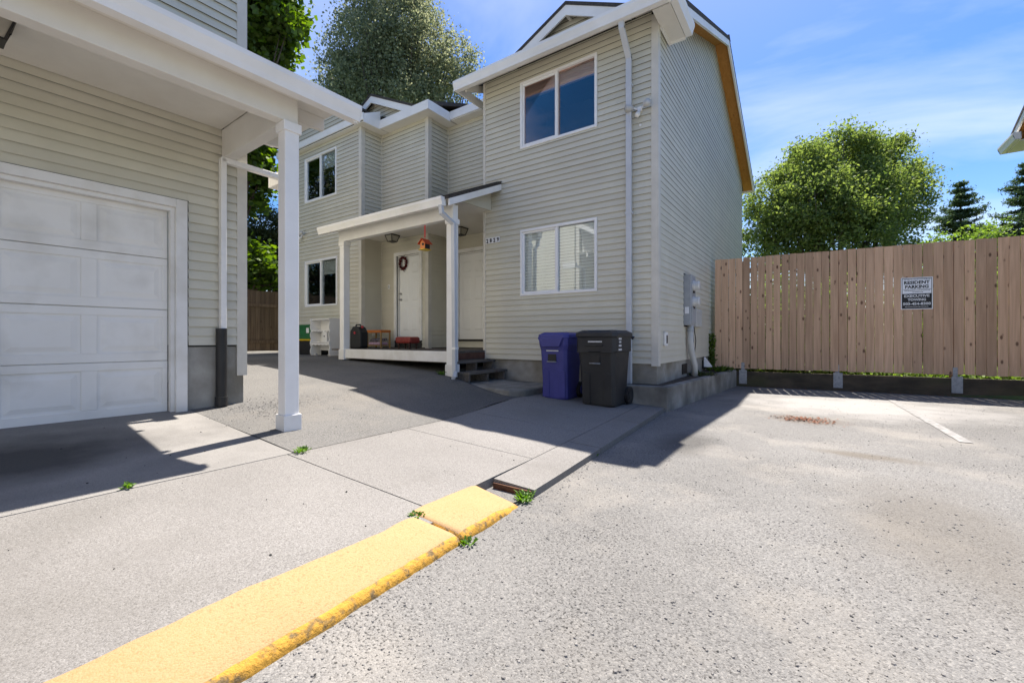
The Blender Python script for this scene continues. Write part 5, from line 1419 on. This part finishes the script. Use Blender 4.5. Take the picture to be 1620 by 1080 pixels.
for i in range(n): mb.hexa([(bot[i][0], uy - .005, bot[i][1]), (bot[i + 1][0], uy - .005, bot[i + 1][1]), (bot[i + 1][0], uy + .012, bot[i + 1][1]), (bot[i][0], uy + .012, bot[i][1])],
                           [(top[i][0], uy - .005, top[i][1]), (top[i + 1][0], uy - .005, top[i + 1][1]), (top[i + 1][0], uy + .012, top[i + 1][1]), (top[i][0], uy + .012, top[i][1])])
mb.build('scalloped_apron', 'white', su_)
MB().box(ux + .06, ux + .24, uy + .0, uy + .16, uz + .335, uz + .599).build('small_drawer', 'white', su_, bevel=.004)
MB().tube([(ux + .15, uy, uz + .47), (ux + .15, uy - .02, uz + .47)], .012, 8).build('drawer_knob', 'blackmetal', su_)
for sx in (-.28, .3): MB().tube([(ux + sx, uy + .02, uz + .02), (ux + sx + .06, uy + .02, uz + .02)], .032, 10).build('towel_bar_end', 'greyplastic', su_)
tx0, tx1 = -11.25, -10.43
zt_ = z_drive(-10.6, 6.3)
tt = thing('black_tote', 'black storage tote with yellow lid against the left wall behind the white shelf', 'tote', (-10.7, 6.4, zt_))
mb = MB(); mb.hexa([(tx0 + .05, 6.17, zt_), (tx1 - .05, 6.17, zt_), (tx1 - .05, 6.62, zt_), (tx0 + .05, 6.62, zt_)], [(tx0 + .01, 6.13, zt_ + .36), (tx1 - .01, 6.13, zt_ + .36), (tx1 - .01, 6.66, zt_ + .36), (tx0 + .01, 6.66, zt_ + .36)]); mb.build('tub', 'black', tt, bevel=.02)
MB().box(tx0 - .01, tx1 + .01, 6.11, 6.68, zt_ + .361, zt_ + .40).build('lid', 'lidyellow', tt, bevel=.012)
gt = thing('green_crate', 'dark green plastic recycling crate resting on the yellow tote lid', 'crate', (-10.7, 6.4, zt_ + .40))
mb = MB(); z_ = zt_ + .401; mb.hexa([(tx0 + .06, 6.17, z_), (tx1 - .06, 6.17, z_), (tx1 - .06, 6.60, z_), (tx0 + .06, 6.60, z_)], [(tx0 + .0, 6.13, z_ + .33), (tx1 - .02, 6.13, z_ + .33), (tx1 - .02, 6.64, z_ + .33), (tx0, 6.64, z_ + .33)]); mb.build('tub', 'green', gt, bevel=.015)
MB().box(tx0 - .015, tx1 - .005, 6.115, 6.655, z_ + .331, z_ + .37).build('rim', 'green', gt, bevel=.01)
MB().box(-10.74, -10.62, 6.135, 6.142, z_ + .16, z_ + .29).build('paper_label', 'signwhite', gt)

# ---- loose stones, chips and dead leaves on the ground
rng = np.random.default_rng(5)
def stones(name, n, area, smin, smax, zf, m, kind='stuff'):
    mb = MB(); rr = random.Random(n)
    for _ in range(n):
        x, y = area(rr); s = smin + (smax - smin) * rr.random() ** 3; z = zf(x, y)
        a = rr.uniform(0, 6.28); k = 5
        ring = [(x + math.cos(a + 6.28 * i / k) * s * rr.uniform(.7, 1.2), y + math.sin(a + 6.28 * i / k) * s * rr.uniform(.7, 1.2), z) for i in range(k)]
        tp_ = [(x + (p[0] - x) * .6, y + (p[1] - y) * .6, z + s * rr.uniform(.5, .9)) for p in ring]
        mb.hexa(ring, tp_)
    return mb.build(name, m, None, kind=kind)
def lot_area(rr):
    while True:
        d = .9 + 8 * rr.random() ** 1.6; r_ = d * rr.uniform(-1.25, 1.25); x = r_ * math.cos(R(YAW)) - d * math.sin(R(YAW)); y = r_ * math.sin(R(YAW)) + d * math.cos(R(YAW))
        if x > curbx(y) + .03 and y < 10.8: return x, y
stones('loose_gravel', 5200, lot_area, .0022, .0085, lambda x, y: lotz(x, y) - .001, 'stone')
stones('dark_grit', 1300, lot_area, .0015, .006, lambda x, y: lotz(x, y) - .001, 'darkstone')
stones('kerb_grit', 900, lambda rr: (lambda y: (curbx(y) + abs(rr.gauss(0, .05)) + .006, y))(rr.uniform(.3, 6.2)), .002, .009, lambda x, y: lotz(x, y) - .001, 'stone')
stones('pavement_grit', 160, lambda rr: (rr.uniform(-5.2, -1.9), rr.uniform(.2, 5.2)), .002, .008, lambda x, y: (z_walk(x) if x > -3.4 or y < 1.85 else z_drive(x, y)) + .001, 'darkstone')
stones('drive_gravel', 1400, lambda rr: (rr.gauss(-5.05, .28), rr.gauss(2.55, .35)), .0025, .008, lambda x, y: z_drive(x, y), 'stone')
P = np.stack([rng.normal(-.13, .16, 260), rng.normal(6.75, .12, 260), np.full(260, .012)], 1)
leaf_obj('leaf_litter', leaves(P, .035, 2.0, .6), 'deadleaf', None, kind='stuff')
P = np.stack([rng.uniform(-1.3, 4, 500), rng.uniform(0, .10, 500), np.full(500, .012)], 1); P[:, 1] += 10.66 + (P[:, 0] + 1.9) * .1056 - .12
leaf_obj('leaf_litter', leaves(P, .03, 2.0, .6), 'deadleaf', None, kind='stuff')
print('siding boards', nb, ng)
